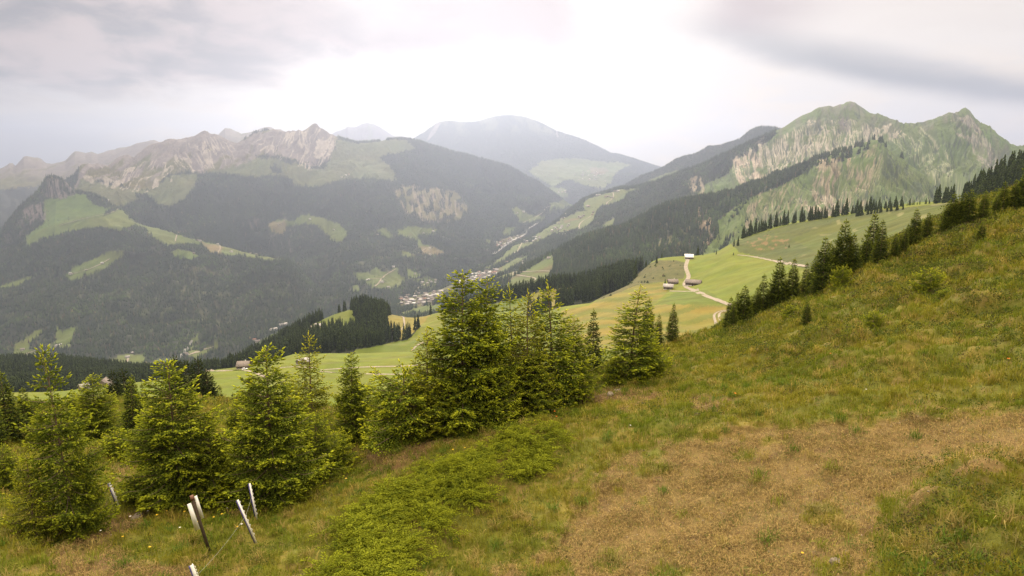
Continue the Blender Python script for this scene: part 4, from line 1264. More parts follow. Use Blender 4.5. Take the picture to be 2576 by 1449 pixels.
def height_for(P, ytop):
    """height of something standing at P whose top is seen on the row ytop"""
    D = math.hypot(P[0], P[1])
    px, py = to_pix(np.array(P[0]), np.array(P[1]), np.array(P[2]))
    lo, hi = 0.1, 80.0
    for _ in range(40):
        m = (lo + hi) / 2
        _, y = to_pix(np.array(P[0]), np.array(P[1]), np.array(P[2] + m))
        if y > ytop: lo = m
        else: hi = m
    return lo


rr = random.Random(5)
BR = (0.52, 0.57, 0.035)      # this year's shoots
DK = (0.150, 0.200, 0.024)
# near prototypes, 5 m tall
NP = {
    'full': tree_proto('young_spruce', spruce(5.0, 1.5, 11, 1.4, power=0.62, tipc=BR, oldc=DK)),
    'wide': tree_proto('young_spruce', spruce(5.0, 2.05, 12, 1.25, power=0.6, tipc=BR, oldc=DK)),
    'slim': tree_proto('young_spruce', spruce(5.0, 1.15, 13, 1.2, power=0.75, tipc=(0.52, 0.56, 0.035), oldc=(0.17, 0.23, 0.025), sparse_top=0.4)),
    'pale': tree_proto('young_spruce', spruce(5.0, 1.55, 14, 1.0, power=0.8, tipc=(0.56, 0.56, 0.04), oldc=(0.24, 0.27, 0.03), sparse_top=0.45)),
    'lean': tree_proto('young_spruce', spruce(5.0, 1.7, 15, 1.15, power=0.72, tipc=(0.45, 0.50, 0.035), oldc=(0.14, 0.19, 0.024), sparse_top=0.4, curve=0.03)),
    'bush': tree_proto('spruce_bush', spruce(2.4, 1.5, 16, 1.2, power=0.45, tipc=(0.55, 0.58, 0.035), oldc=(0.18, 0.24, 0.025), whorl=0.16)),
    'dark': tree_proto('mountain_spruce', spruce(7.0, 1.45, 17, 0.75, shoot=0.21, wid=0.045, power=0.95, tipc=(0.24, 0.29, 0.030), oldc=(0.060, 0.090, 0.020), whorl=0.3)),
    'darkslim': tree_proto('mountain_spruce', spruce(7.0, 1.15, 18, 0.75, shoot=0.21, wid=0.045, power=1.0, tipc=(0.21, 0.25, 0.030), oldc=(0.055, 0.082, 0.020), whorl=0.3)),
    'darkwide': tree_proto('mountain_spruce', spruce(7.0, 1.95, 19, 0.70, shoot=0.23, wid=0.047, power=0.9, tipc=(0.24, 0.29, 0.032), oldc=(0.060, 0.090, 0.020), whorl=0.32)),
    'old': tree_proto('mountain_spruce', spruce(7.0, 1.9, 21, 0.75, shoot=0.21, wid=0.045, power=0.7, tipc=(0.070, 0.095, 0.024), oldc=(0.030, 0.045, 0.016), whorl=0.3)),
}
PH = {'old': 7.1, 'full': 5.05, 'wide': 5.05, 'slim': 5.05, 'pale': 5.05, 'lean': 5.05, 'bush': 2.45, 'dark': 7.1, 'darkslim': 7.1, 'darkwide': 7.1}

# (kind, base x, base y, top y, widen, label)
FG = [
    ('full', 1165, 1082, 682, 1.15, 'tallest dark green spruce of the big middle clump'),
    ('full', 1222, 1072, 700, 1.0, 'second spruce of the big middle clump, just right of the tallest one'),
    ('slim', 1290, 1045, 712, 0.95, 'slender spruce with a thin bare leader in the back of the middle clump'),
    ('pale', 1325, 1050, 728, 1.0, 'yellowish loose spruce in the right half of the middle clump'),
    ('slim', 1390, 1032, 705, 1.35, 'bright spruce with a knobbly tall tip at the right of the middle clump'),
    ('wide', 1440, 1010, 800, 1.0, 'broad low dark green spruce closing the middle clump on its right'),
    ('pale', 1078, 1098, 822, 1.05, 'pale yellow green spruce on the left flank of the middle clump'),
    ('bush', 1020, 1118, 925, 1.2, 'bright rounded spruce bush at the foot of the middle clump, left side'),
    ('wide', 1130, 1100, 935, 1.1, 'low bushy spruce skirting the front of the middle clump'),
    ('wide', 1240, 1082, 900, 1.1, 'low spread spruce in front of the middle clump, by the bare earth'),
    ('wide', 1340, 1055, 880, 1.2, 'low dark spruce filling the front of the middle clump, right part'),
    ('slim', 1585, 955, 716, 1.7, 'lone spruce with a long thin leader right of the middle clump'),
    ('bush', 1638, 948, 858, 1.0, 'small bright green spruce bush on the crest beside an orange flower'),
    ('bush', 1545, 968, 905, 0.9, 'little spruce bush at the foot of the lone spruce with the long leader'),
    ('darkslim', 1490, 900, 778, 1.3, 'dark slim spruce peeping out behind the right end of the middle clump'),
    ('darkwide', 1626, 868, 752, 0.9, 'dark spruce behind the lone long leader, left of a dark pair'),
    ('dark', 1690, 858, 762, 1.05, 'dark dense spruce at the edge of the mown hayfield'),
    ('dark', 1655, 862, 790, 1.0, 'short dark spruce between two taller dark ones above the hayfield'),
    ('pale', 790, 1120, 835, 0.95, 'tall loose pale spruce with a curled tip, left of the meadow tracks'),
    ('full', 690, 1255, 875, 1.25, 'large spruce with drooping green boughs right behind the white fence posts'),
    ('wide', 800, 1215, 1040, 1.1, 'yellow green bushy spruce at the right foot of the large fence spruce'),
    ('bush', 840, 1178, 1090, 1.3, 'small dark spruce bush beside the bare earth bank'),
    ('full', 890, 1110, 888, 0.95, 'dark upright spruce between the pale spruce and the middle clump'),
    ('slim', 925, 1090, 955, 1.6, 'short pale spruce standing behind the dark upright one'),
    ('full', 455, 1265, 905, 1.3, 'large spruce with a bent top shoot above the leftmost fence post'),
    ('wide', 540, 1262, 1060, 1.0, 'low wide spruce to the right of the one with the bent top shoot'),
    ('dark', 345, 1120, 950, 1.25, 'dark spruce half hidden behind the one with the bent top shoot'),
    ('lean', 185, 1345, 872, 0.75, 'tall crooked spruce nearest the left edge with an open top'),
    ('wide', 225, 1340, 1130, 0.6, 'low dense spruce at the foot of the tall crooked one'),
    ('pale', 92, 1352, 1140, 1.1, 'sparse yellowish sapling leaning at the far left'),
    ('full', 248, 1105, 945, 1.5, 'dark green spruce between the crooked spruce and the one with the bent top'),
    ('full', 195, 1095, 985, 1.3, 'smaller spruce beside it against the crooked spruce'),
    ('dark', 25, 1110, 932, 1.3, 'spruce cut by the left edge of the slope, its tip against the dark woods'),
    ('dark', 70, 1075, 975, 1.5, 'short spruce just inside the left edge behind the crooked spruce'),
    ('bush', 125, 1115, 1045, 1.3, 'low spruce bush in the gap between the two leftmost spruces'),
    ('bush', 300, 1150, 1085, 1.4, 'low spruce bush on the bank below the bent topped spruce, left side'),
    ('full', 400, 1180, 1000, 1.3, 'dense spruce tucked behind the left shoulder of the bent topped one'),
    ('bush', 620, 1150, 1080, 1.5, 'spruce bush filling the gap left of the large fence spruce'),
    ('wide', 735, 1130, 960, 1.0, 'dense green spruce behind the large fence spruce, right shoulder'),
    ('bush', 955, 1095, 1030, 1.3, 'spruce bush at the left end of the middle clump'),
    ('wide', 20, 1240, 1120, 1.2, 'dense low spruce at the left edge above the sparse sapling'),
    ('bush', 345, 1262, 1200, 1.2, 'small spruce bush at the lower left foot of the bent topped spruce'),
    ('bush', 600, 1250, 1165, 1.3, 'spruce bush between the two large spruces behind the fence'),
    ('bush', 760, 1248, 1165, 1.2, 'low spruce bush at the right foot of the large fence spruce, in front'),
    ('full', 600, 1120, 1010, 1.3, 'half grown spruce in the gap behind the two large left spruces'),
    ('dark', -15, 1120, 985, 1.4, 'bushy spruce running out of the left edge'),
]
for kind, bx, by, ty, wd, lab in FG:
    p = ng.at(bx, by)
    h = height_for(p, ty) + 0.05
    s = h / PH[kind]
    place(NP[kind], (p[0], p[1], p[2] - 0.05), rr.uniform(0, 6.28), s * wd, lab, 'spruce' if kind != 'bush' else 'spruce bush', 'young spruces in the foreground', s)

def ordw(i):
    i += 1
    t = 'th' if 10 < i % 100 < 14 else {1: 'st', 2: 'nd', 3: 'rd'}.get(i % 10, 'th')
    return '%d%s' % (i, t)


# dark old spruces standing below the edge, left, and little ones beyond
behind = [
    ('old', 292, 1012, 928, 75, 0.8), ('old', 318, 1010, 924, 78, 0.9), ('darkslim', 340, 1008, 938, 72, 1.0), ('darkslim', 362, 1010, 960, 70, 1.1),
    ('old', 452, 1018, 892, 78, 0.8), ('old', 478, 1015, 905, 84, 1.0), ('old', 505, 1016, 896, 80, 0.85), ('old', 527, 1014, 925, 76, 1.0), ('darkslim', 428, 1016, 930, 82, 1.1),
    ('darkslim', 555, 1012, 968, 70, 1.3), ('darkslim', 588, 1008, 985, 68, 1.6), ('old', 604, 1010, 978, 68, 1.2), ('darkslim', 636, 1010, 945, 66, 1.3), ('darkslim', 990, 1010, 948, 60, 1.4), ('darkslim', 620, 1008, 985, 66, 1.5),
]
def snap(sheet, P):
    """height of SHEET under the point P (nearest grid vertex)"""
    d = (sheet.X - P[0]) ** 2 + (sheet.Y - P[1]) ** 2
    i = np.unravel_index(np.argmin(d), d.shape)
    return float(sheet.Z[i])
for kind, bx, by, ty, D, wd in behind:
    p = pt(bx, by, D)
    p[2] = snap(ng, p)
    h = height_for(p, ty)
    s = h / PH[kind]
    place(NP[kind], (p[0], p[1], p[2] - 0.1), rr.uniform(0, 6.28), min(s * wd, s * 1.2), 'dark spruce, %s from the left of those behind the left grassy edge' % ordw(sorted(b[1] for b in behind).index(bx)), 'spruce', 'dark spruces below the edge', s)

# spruces along the edge of the near slope, right
EDGE = [('dark', 1833, 826, 746, 1.2), ('dark', 1850, 822, 735, 1.2), ('darkwide', 1868, 812, 718, 1.1), ('dark', 1888, 800, 742, 1.2), ('darkslim', 1917, 785, 690, 1.4), ('dark', 1900, 795, 722, 1.3), ('dark', 1935, 775, 712, 1.2), ('darkwide', 1955, 770, 650, 0.95), ('dark', 1989, 755, 650, 1.05), ('dark', 1972, 762, 700, 1.2), ('darkslim', 2025, 740, 660, 1.4), ('dark', 2045, 735, 640, 1.25), ('darkwide', 2065, 728, 598, 0.9), ('darkwide', 2114, 698, 556, 0.95), ('dark', 2090, 715, 620, 1.2), ('dark', 2140, 690, 588, 1.2), ('dark', 2160, 682, 612, 1.2), ('dark', 2189, 665, 573, 1.2), ('darkslim', 2210, 657, 582, 1.5), ('dark', 2234, 648, 588, 1.6), ('dark', 2258, 636, 598, 2.0), ('darkslim', 2280, 628, 580, 1.8), ('darkwide', 2298, 620, 534, 0.95), ('darkwide', 2330, 604, 540, 1.0), ('dark', 2312, 612, 549, 1.5), ('dark', 2352, 592, 552, 1.8), ('darkwide', 2378, 584, 512, 1.0), ('darkwide', 2402, 575, 498, 1.1), ('darkwide', 2430, 565, 484, 1.1), ('dark', 2452, 556, 511, 1.8), ('dark', 2482, 545, 486, 1.5), ('dark', 2500, 540, 502, 1.8), ('dark', 2518, 532, 477, 1.5), ('darkwide', 2565, 520, 440, 1.0), ('dark', 2590, 512, 409, 1.2), ('dark', 1843, 824, 760, 1.1), ('darkslim', 1879, 806, 742, 1.2), ('dark', 1908, 790, 735, 1.2), ('dark', 1946, 772, 700, 1.1), ('dark', 1998, 750, 688, 1.1), ('darkslim', 2056, 732, 650, 1.1), ('dark', 2078, 722, 610, 1.1), ('dark', 2102, 706, 598, 1.1), ('darkslim', 2128, 694, 590, 1.1), ('dark', 2175, 674, 610, 1.1), ('dark', 2222, 652, 605, 1.1), ('dark', 2246, 642, 600, 1.1), ('darkslim', 2270, 632, 588, 1.1), ('dark', 2322, 608, 560, 1.1), ('dark', 2390, 580, 512, 1.1), ('dark', 2416, 570, 508, 1.1), ('darkslim', 2442, 560, 500, 1.1), ('dark', 2468, 550, 498, 1.1), ('dark', 2545, 522, 470, 1.2)]
EDGE = [e for e in EDGE if e[1] < 2200 or e[0] == 'darkwide' or int(e[1] * 7) % 5 < 3]
for i, (kind, bx, by, ty, wd) in enumerate(EDGE):
    p = ng.at(bx, by)
    D = math.hypot(p[0], p[1])
    h = height_for(p, ty) * (1.06 + 0.30 * (bx > 2170) * (kind != 'darkwide') + 0.10 * (bx > 2170))
    s = h / PH[kind]
    place(NP[kind], (p[0], p[1], p[2] - 0.1), rr.uniform(0, 6.28), s * min(wd * 1.1, 1.4), 'mid green spruce, %s from the lower end of the line along the near slope edge' % ordw(sorted(e[1] for e in EDGE).index(bx)), 'spruce', 'spruces along the near slope edge', s)
for kind, bx, by, ty, wd, lab in [
    ('dark', 2027, 822, 745, 1.2, 'lone small dark spruce standing in front of the edge line on the open slope'),
    ('bush', 2114, 724, 664, 0.9, 'small light green spruce in front of the tallest edge spruces'),
    ('bush', 1988, 795, 762, 1.3, 'low pale spruce bush left of the lone small dark spruce'),
    ('bush', 2334, 752, 668, 1.0, 'rounded dark green spruce bush in the middle of the open slope'),
    ('bush', 2372, 752, 722, 1.4, 'low light shrub right of the rounded spruce bush'),
    ('dark', 2466, 602, 550, 1.5, 'dark spruce on the open slope just below the edge line, upper right'),
    ('bush', 2195, 830, 775, 1.0, 'scrubby brownish spruce bush on the open slope'),
]:
    p = ng.at(bx, by)
    h = height_for(p, ty); s = h / PH[kind]
    place(NP[kind], (p[0], p[1], p[2] - 0.1), rr.uniform(0, 6.28), s * wd, lab, 'spruce', 'spruces on the open slope', s)

# ---- spruces hundreds of metres off: the row on the skyline and the woods around the meadows
FP = [tree_proto('tall_spruce', fir_far(20.0, 3.6, 30 + i, 14, 10), M_WOODS) for i in range(3)] + [tree_proto('tall_spruce', fir_far(20.0, 2.9, 40 + i, 15, 9), M_WOODS) for i in range(2)]
md = SHEETS['hut_meadows']; hl = SHEETS['wooded_hills']
ROW = [(1640, 646, 12), (1652, 640, 22), (1665, 634, 12), (1598, 650, 18), (1755, 616, 26), (1768, 634, 8), (1802, 628, 12), (1846, 598, 22), (1856, 592, 26)]
x = 1868.0
while x < 2576:
    y = float(np.interp(x, [1640, 1690, 1733, 1800, 1825, 1850, 1890, 1950, 2000, 2050, 2100, 2200, 2300, 2400, 2450, 2500, 2540, 2576, 2650], [658, 646, 645, 636, 622, 607, 592, 571, 561, 553, 545, 528, 515, 508, 495, 462, 440, 424, 400]))
    hh = 24 + 12 * (0.5 + 0.8 * vnoise(np.array(x / 37.0), np.array(0.5), 5)) * 1.2 + rr.uniform(-12, 12)
    if 2280 < x < 2345: hh *= 0.6
    if x > 2355: hh = rr.uniform(38, 52)
    if x > 2440: hh = rr.uniform(46, 66)
    dens = 7.5 if x < 2360 else 6.5
    if 2115 < x < 2150 or 2385 < x < 2395: dens = 14
    ROW.append((x, y - hh, hh))
    if x > 2150 and x < 2280: ROW.append((x + 4, y - hh * 0.8 + 8, hh * 0.8))
    if x > 2430: ROW.append((x + 3, y - hh * 0.9 + 18, hh * 0.9)); ROW.append((x - 3, y - hh * 0.9 + 34, hh * 0.9))
    x += 1.05 * dens * rr.choice([0.3, 0.45, 0.6, 0.8, 1.1, 1.9])
for i, (bx, ty, hh) in enumerate(ROW):
    p = md.at(bx, ty + hh)
    h = height_for(p, ty)
    k = rr.randrange(len(FP))
    s = h / 20.0
    place(FP[k], (p[0], p[1], p[2] - 0.3), rr.uniform(0, 6.28), s * rr.uniform(0.95, 1.25), 'dark spruce, %s from the hut end of the skyline row behind the meadow' % ordw(sorted(r_[0] for r_ in ROW).index(bx)), 'spruce', 'spruces in the skyline row', s)
print('row', len(ROW))

# ---- woods: every further tree, one mass
WV, WF, WC, WO = [], [], [], [0]


def cones(P, H, R, C, sides, rng, tiers=1):
    n = len(P)
    for t in range(tiers):
        a0 = rng.random(n) * 6.28
        top = H * (1.0 if t == tiers - 1 else 0.72 + 0.0 * t)
        bot = H * (0.04 if t == 0 else 0.42)
        Rt = R * (1.0 if t == 0 else 0.62)
        vs = []
        for k in range(sides):
            a = a0 + 2 * pi * k / sides
            rj = Rt * (0.7 + 0.5 * rng.random(n))
            vs.append(np.stack([P[:, 0] + np.cos(a) * rj, P[:, 1] + np.sin(a) * rj, P[:, 2] + bot * (0.6 + 0.8 * rng.random(n))], -1))
        vs.append(np.stack([P[:, 0], P[:, 1], P[:, 2] + top], -1))
        V = np.stack(vs, 1)
        nv = sides + 1
        f = []
        for k in range(sides):
            f += [k, (k + 1) % sides, sides]
        F = (np.arange(n) * nv)[:, None] + np.array(f)[None, :] + WO[0]
        WV.append(V.reshape(-1, 3)); WF.append(F.ravel()); WC.append(np.repeat(C[:, None, :], nv, 1).reshape(-1, 3))
        WO[0] += n * nv


def scatter(sheet, spacing, classes=('forest',), vmax=99, thin=None, seed=0, xr=(-120, 2700), jitter=True, vmin=0.3):
    """random points on the sheet's cells of the given classes, one per spacing^2 of plan area"""
    rng = np.random.default_rng(seed)
    s = sheet
    ax = s.X[:-1, 1:] - s.X[:-1, :-1]; ay = s.Y[:-1, 1:] - s.Y[:-1, :-1]
    bx = s.X[1:, :-1] - s.X[:-1, :-1]; by = s.Y[1:, :-1] - s.Y[:-1, :-1]
    area = np.abs(ax * by - ay * bx)
    m = np.zeros(area.shape, bool)
    cc = s.cl[:-1, :-1]
    for c in classes: m |= (cc == c)
    m &= (s.v[:-1, :-1] <= vmax) & (s.v[:-1, :-1] >= vmin) & (s.px[:-1, :-1] > xr[0]) & (s.px[:-1, :-1] < xr[1])
    lam = area / spacing ** 2 * m
    if thin is not None: lam = lam * thin(s)[:-1, :-1]
    if 'forest' in classes: lam = lam * (1 - 0.85 * sstep(s.col[:-1, :-1, 1], 0.045, 0.08))
    n = rng.poisson(np.minimum(lam, 30))
    i, j = np.nonzero(n)
    k = n[i, j]
    i = np.repeat(i, k); j = np.repeat(j, k)
    a, b = rng.random(len(i)), rng.random(len(i))
    def L(A):
        return (A[i, j] * (1 - a) + A[i, j + 1] * a) * (1 - b) + (A[i + 1, j] * (1 - a) + A[i + 1, j + 1] * a) * b
    return np.stack([L(s.X), L(s.Y), L(s.Z)], -1), rng, (i, j)


def woodcol(P, rng, L=120.0, base=(0.020, 0.030, 0.013), light=(0.046, 0.066, 0.020)):
    n = len(P)
    k = np.clip(0.32 + 0.5 * fbm(P[:, 0] / L, P[:, 1] / L, 4, 5) + rng.normal(0, 0.22, n), 0, 1)[:, None]
    c = np.array(base) * (1 - k) + np.array(light) * k
    br = (rng.random(n) < 0.04)[:, None]
    c = np.where(br, np.array((0.075, 0.062, 0.035)), c)
    return c * (1 + rng.normal(0, 0.10, n))[:, None]


def leafmask(P, L=260, seed=9, t=0.35):
    """patches of broadleaved trees: rounder and lighter"""
    return fbm(P[:, 0] / L, P[:, 1] / L, 3, seed) > t


def woods(name, spacing, hmin, hmax, seed, vmax=99, classes=('forest',), thin=None, tiers=1, sides=5, slim=0.17, xr=(-120, 2700), vmin=0.3):
    P, rng, ij = scatter(SHEETS[name], spacing, classes, vmax, thin, seed, xr, vmin=vmin)
    n = len(P)
    H = rng.uniform(hmin, hmax, n) * (0.8 + 0.2 * rng.random(n))
    R = H * slim * rng.uniform(0.85, 1.2, n)
    C = woodcol(P, rng)
    lm = leafmask(P) & (rng.random(n) < 0.7)
    H = np.where(lm, H * 0.6, H); R = np.where(lm, R * 1.35, R)
    C = np.where(lm[:, None], C * np.array((1.35, 1.45, 1.2)), C)
    P[:, 2] -= 0.5
    cones(P, H, R, C, sides, rng, tiers)
    print('woods', name, n)
    return n


woods('far_mountain', 26, 22, 32, 1, vmax=4.1, slim=0.3)
woods('left_wall', 14.0, 17, 29, 2, vmax=6.02)
woods('left_wall', 60, 8, 16, 12, vmax=5.9, classes=('alp', 'meadow', 'dry'), thin=lambda s: sstep(vnoise(s.px / 22, s.py / 14, 4), 0.0, 0.5) * 2.0)
woods('left_spur', 11.5, 15, 26, 3, vmax=5.02)
woods('left_spur', 55, 8, 16, 13, vmax=5.0, classes=('green', 'meadow'), thin=lambda s: sstep(vnoise(s.px / 18, s.py / 14, 4), 0.1, 0.5) * 2.0)
woods('blue_ridge', 16, 20, 28, 4, vmax=2.1, slim=0.2)
woods('right_mountain', 11.5, 16, 27, 5, vmax=3.02)
woods('right_mountain', 40, 4, 12, 15, vmax=3.0, classes=('green',), thin=lambda s: sstep(s.py0, 380, 520) * sstep(vnoise(s.px / 22, s.py / 24, 4), -0.1, 0.4) * 2)
woods('right_mountain', 45, 7, 14, 25, vmax=3.0, classes=('meadow',), thin=lambda s: sstep(vnoise(s.px / 15, s.py / 10, 4), 0.25, 0.5) * 3)
woods('near_right_ridge', 9.0, 16, 28, 6, vmax=3.03, tiers=2, sides=5)
woods('near_right_ridge', 22, 3, 12, 16, vmax=3.0, classes=('green',), thin=lambda s: sstep(s.py0, 420, 600) * sstep(vnoise(s.px / 22, s.py / 34, 4), -0.2, 0.4) * 2)
woods('near_right_ridge', 10, 14, 24, 26, vmax=3.0, classes=('green',), thin=lambda s: sstep(vnoise((s.px + 0.6 * s.py) / 26, s.py / 90, 14), 0.12, 0.35) * sstep(s.px0, 1960, 1780) * 1.2)

# the woods a kilometre off: the largest trees are things of their own, the others join the mass
P, rng, ij = scatter(hl, 6.2, ('forest',), 3.4, None, 21, (-60, 2000), vmin=0.8)
# the wood on the flank left of the white roofed hut reaches the skyline
px, py = to_pix(P[:, 0], P[:, 1], P[:, 2])
keep = np.ones(len(P), bool)
keep &= ~((px > 1700))
P = P[keep]; px = px[keep]; py = py[keep]
H = rng.uniform(15, 24, len(P))
H = np.where((px > 1500) & (px < 1660), H * 1.15, H)
# which of them can be seen at all (their tip above the meadow edge in front)
edge_y = np.interp(px, [-200, 270, 540, 740, 900, 1040, 1200, 1330, 1412, 1508, 1583, 1620, 1657, 1800], [995, 970, 931, 894, 891, 886, 852, 804, 773, 750, 715, 676, 650, 636])
_, ty = to_pix(P[:, 0], P[:, 1], P[:, 2] + H)
seen = ty < edge_y - 4
hidden_by_clump = (px > 1090) & (px < 1330) & (ty > 760)
big = seen & ~hidden_by_clump
order = np.argsort(-(py - ty) * big)
N_IND = 306 - len(FG) - len(behind) - len(EDGE) - 7 - len(ROW) - 2
N_IND = max(0, N_IND)
ind = order[:N_IND]
print('hill trees', len(P), 'individual', N_IND)
for i in ind:
    k = rr.randrange(len(FP)); s = H[i] / 20.0
    lab = 'tall dark spruce in the wood between the hay meadows and the village' if px[i] > 1120 else 'tall dark spruce in the wood on the knoll below the village'
    place(FP[k], (P[i, 0], P[i, 1], P[i, 2] - 0.4), rr.uniform(0, 6.28), s * rr.uniform(0.9, 1.2), lab, 'spruce', 'tall spruces in the woods below the meadows', s)
rest = np.ones(len(P), bool); rest[ind] = False
# the rest of this wood uses the same many-tiered shape, merged
def merged(P, H, wd, seed):
    rng = np.random.default_rng(seed)
    protos = [fir_far(20.0, 3.3, 60 + i, 9, 7, h0=0.05, c0=(0.028, 0.042, 0.016), tip=(0.062, 0.085, 0.024))[0] for i in range(4)]
    for q in range(4):
        sel = np.nonzero(np.arange(len(P)) % 4 == q)[0]
        V, F, C = protos[q]
        # the leader of a unit tree is scaled down with it
        V = V / 20.0
        a = rng.random(len(sel)) * 6.28
        ca, sa = np.cos(a), np.sin(a)
        s = H[sel] * wd
        X = (V[None, :, 0] * ca[:, None] - V[None, :, 1] * sa[:, None]) * s[:, None] + P[sel, 0][:, None]
        Y = (V[None, :, 0] * sa[:, None] + V[None, :, 1] * ca[:, None]) * s[:, None] + P[sel, 1][:, None]
        Z = V[None, :, 2] * H[sel][:, None] + P[sel, 2][:, None] - 0.4
        WV.append(np.stack([X, Y, Z], -1).reshape(-1, 3))
        WF.append((F[None, :] + (np.arange(len(sel)) * len(V))[:, None] + WO[0]).ravel())
        t = (1 + rng.normal(0, 0.15, len(sel)))[:, None, None]
        WC.append((C[None] * t).reshape(-1, 3))
        WO[0] += len(sel) * len(V)
sel = rest & seen
merged(P[sel], H[sel], 1.05, 71)
sel2 = rest & ~seen
cones(P[sel2], H[sel2], H[sel2] * 0.17, woodcol(P[sel2], rng), 5, rng, 2)
# undergrowth at the wood edges
woods('wooded_hills', 9, 2, 6, 31, vmax=3.2, classes=('green', 'rough'), thin=lambda s: sstep(vnoise(s.px / 9, s.py / 7, 4), 0.0, 0.5) * 1.5, slim=0.5)
woods('hut_meadows', 7, 0.8, 3.0, 32, vmax=3.98, classes=('rough',), thin=lambda s: sstep(vnoise(s.px / 9, s.py / 7, 4), -0.1, 0.5) * 1.2, slim=0.6)
woods('hut_meadows', 11, 0.5, 1.6, 33, vmax=3.98, classes=('shrub',), thin=lambda s: sstep(vnoise(s.px / 12, s.py / 8, 14), 0.1, 0.5), slim=0.7)
V = np.concatenate(WV); F = np.concatenate(WF); C = np.clip(np.concatenate(WC), 0.008, 0.4)
wo = mesh_np('forest', V, F, 3, M_WOODS, C)
tag(wo, 'dense dark spruce forest covering the valley slopes', None, None, 'stuff')
print('forest tris', len(F) // 3)
# ------------------------------------------------------------------ roads, huts, villages
def land_at(x, y, names=None):
    best, bd, bs = None, 1e9, None
    for nm, s in SHEETS.items():
        if names and nm not in names: continue
        if x < s.xs[0] or x > s.xs[-1]: continue
        i = int(np.clip((x - s.xs[0]) / (s.xs[1] - s.xs[0]), 0, len(s.xs) - 2))
        py = s.py[:, i]
        if not ((py[:-1] >= y) & (py[1:] < y)).any(): continue
        p = s.at(x, y)
        D = math.hypot(p[0], p[1])
        if D < bd: best, bd, bs = p, D, s
    if best is None and names and len(names) == 1:
        return SHEETS[names[0]].at(x, y)
    return best


M_ROAD = mat_plain('gravel_road', (0.29, 0.25, 0.20), 0.95, fine=0.8)
M_RIVER = mat_plain('river_gravel', (0.22, 0.22, 0.21), 0.6, fine=0.05)


def resample(pl, step):
    out = []
    for (x0, y0), (x1, y1) in zip(pl[:-1], pl[1:]):
        n = max(1, int(math.hypot(x1 - x0, y1 - y0) / step))
        for i in range(n):
            out.append((x0 + (x1 - x0) * i / n, y0 + (y1 - y0) * i / n))
    out.append(pl[-1])
    return out


def smooth_pl(pl, it=2):
    for _ in range(it):
        q = [pl[0]]
        for a, b in zip(pl[:-1], pl[1:]):
            q += [(a[0] * .75 + b[0] * .25, a[1] * .75 + b[1] * .25), (a[0] * .25 + b[0] * .75, a[1] * .25 + b[1] * .75)]
        q.append(pl[-1]); pl = q
    return pl


def strip(name, pl, width, names, lift, mat=None, step=1.5, tracks=False):
    pts = [land_at(x, y, names) for x, y in resample(smooth_pl(pl), step)]
    pts = np.array([p for p in pts if p is not None])
    k = np.array([1, 2, 3, 2, 1.0]); k /= k.sum()
    pp = np.pad(pts, ((2, 2), (0, 0)), mode='edge')
    sm = sum(pp[i:i + len(pts)] * k[i] for i in range(5))
    V, F = [], []
    offs = [(-0.5, 0.5)] if not tracks else [(-0.5, -0.16), (0.16, 0.5)]
    for (a, b) in offs:
        base = len(V)
        for i in range(len(sm)):
            t = sm[min(i + 1, len(sm) - 1)] - sm[max(i - 1, 0)]
            nrm = np.array([-t[1], t[0], 0]); nrm /= max(np.linalg.norm(nrm), 1e-6)
            for o_ in (a, b):
                q = sm[i] + nrm * width * o_
                qx, qy = to_pix(np.array(q[0]), np.array(q[1]), np.array(q[2]))
                g = land_at(float(qx), float(qy), names)
                z = q[2]
                if g is not None and abs(math.hypot(g[0], g[1]) - math.hypot(q[0], q[1])) < width * 3 + 6:
                    z = g[2] if abs(g[2] - q[2]) < width * 1.5 else q[2]
                V.append((q[0], q[1], z + lift))
        for i in range(len(sm) - 1):
            p = base + 2 * i
            F += [p, p + 1, p + 3, p + 2]
    o = mesh_np(name, np.array(V), np.array(F), 4, mat or M_ROAD)
    return tag(o, None, None, None, 'structure')


MD = ['hut_meadows']
for pl, w in [
    ([(1731, 652), (1727, 662), (1724, 672), (1729, 685), (1734, 697), (1726, 706), (1721, 714), (1725, 723), (1749, 732), (1779, 746), (1810, 757), (1840, 768)], 3.6),
    ([(1683, 732), (1715, 733), (1748, 733)], 2.8),
    ([(1830, 782), (1812, 783), (1801, 791), (1804, 802), (1812, 824)], 4.2),
    ([(1854, 641), (1895, 645), (1947, 656), (1981, 664), (2030, 670)], 3.0),
]:
    strip('dirt_road', pl, w, MD, 0.12, tracks=(w > 4))
for pl, w in [([(520, 934), (583, 932), (620, 931), (648, 940), (670, 950)], 2.8), ([(805, 931), (860, 927), (916, 923), (980, 922), (1042, 920), (1100, 915)], 2.2), ([(805, 934), (842, 938), (935, 941), (1012, 942), (1080, 940)], 2.2),
              ([(700, 926), (740, 922), (800, 926)], 1.6)]:
    strip('dirt_road', pl, w, MD, 0.10)
for pl in ([(1008, 790), (1016, 800), (1018, 818), (1010, 830)], [(1035, 884), (1045, 872), (1058, 864), (1075, 858)], [(770, 820), (785, 822), (798, 824)]):
    strip('dirt_road', pl, 2.5, ['wooded_hills'], 0.2)
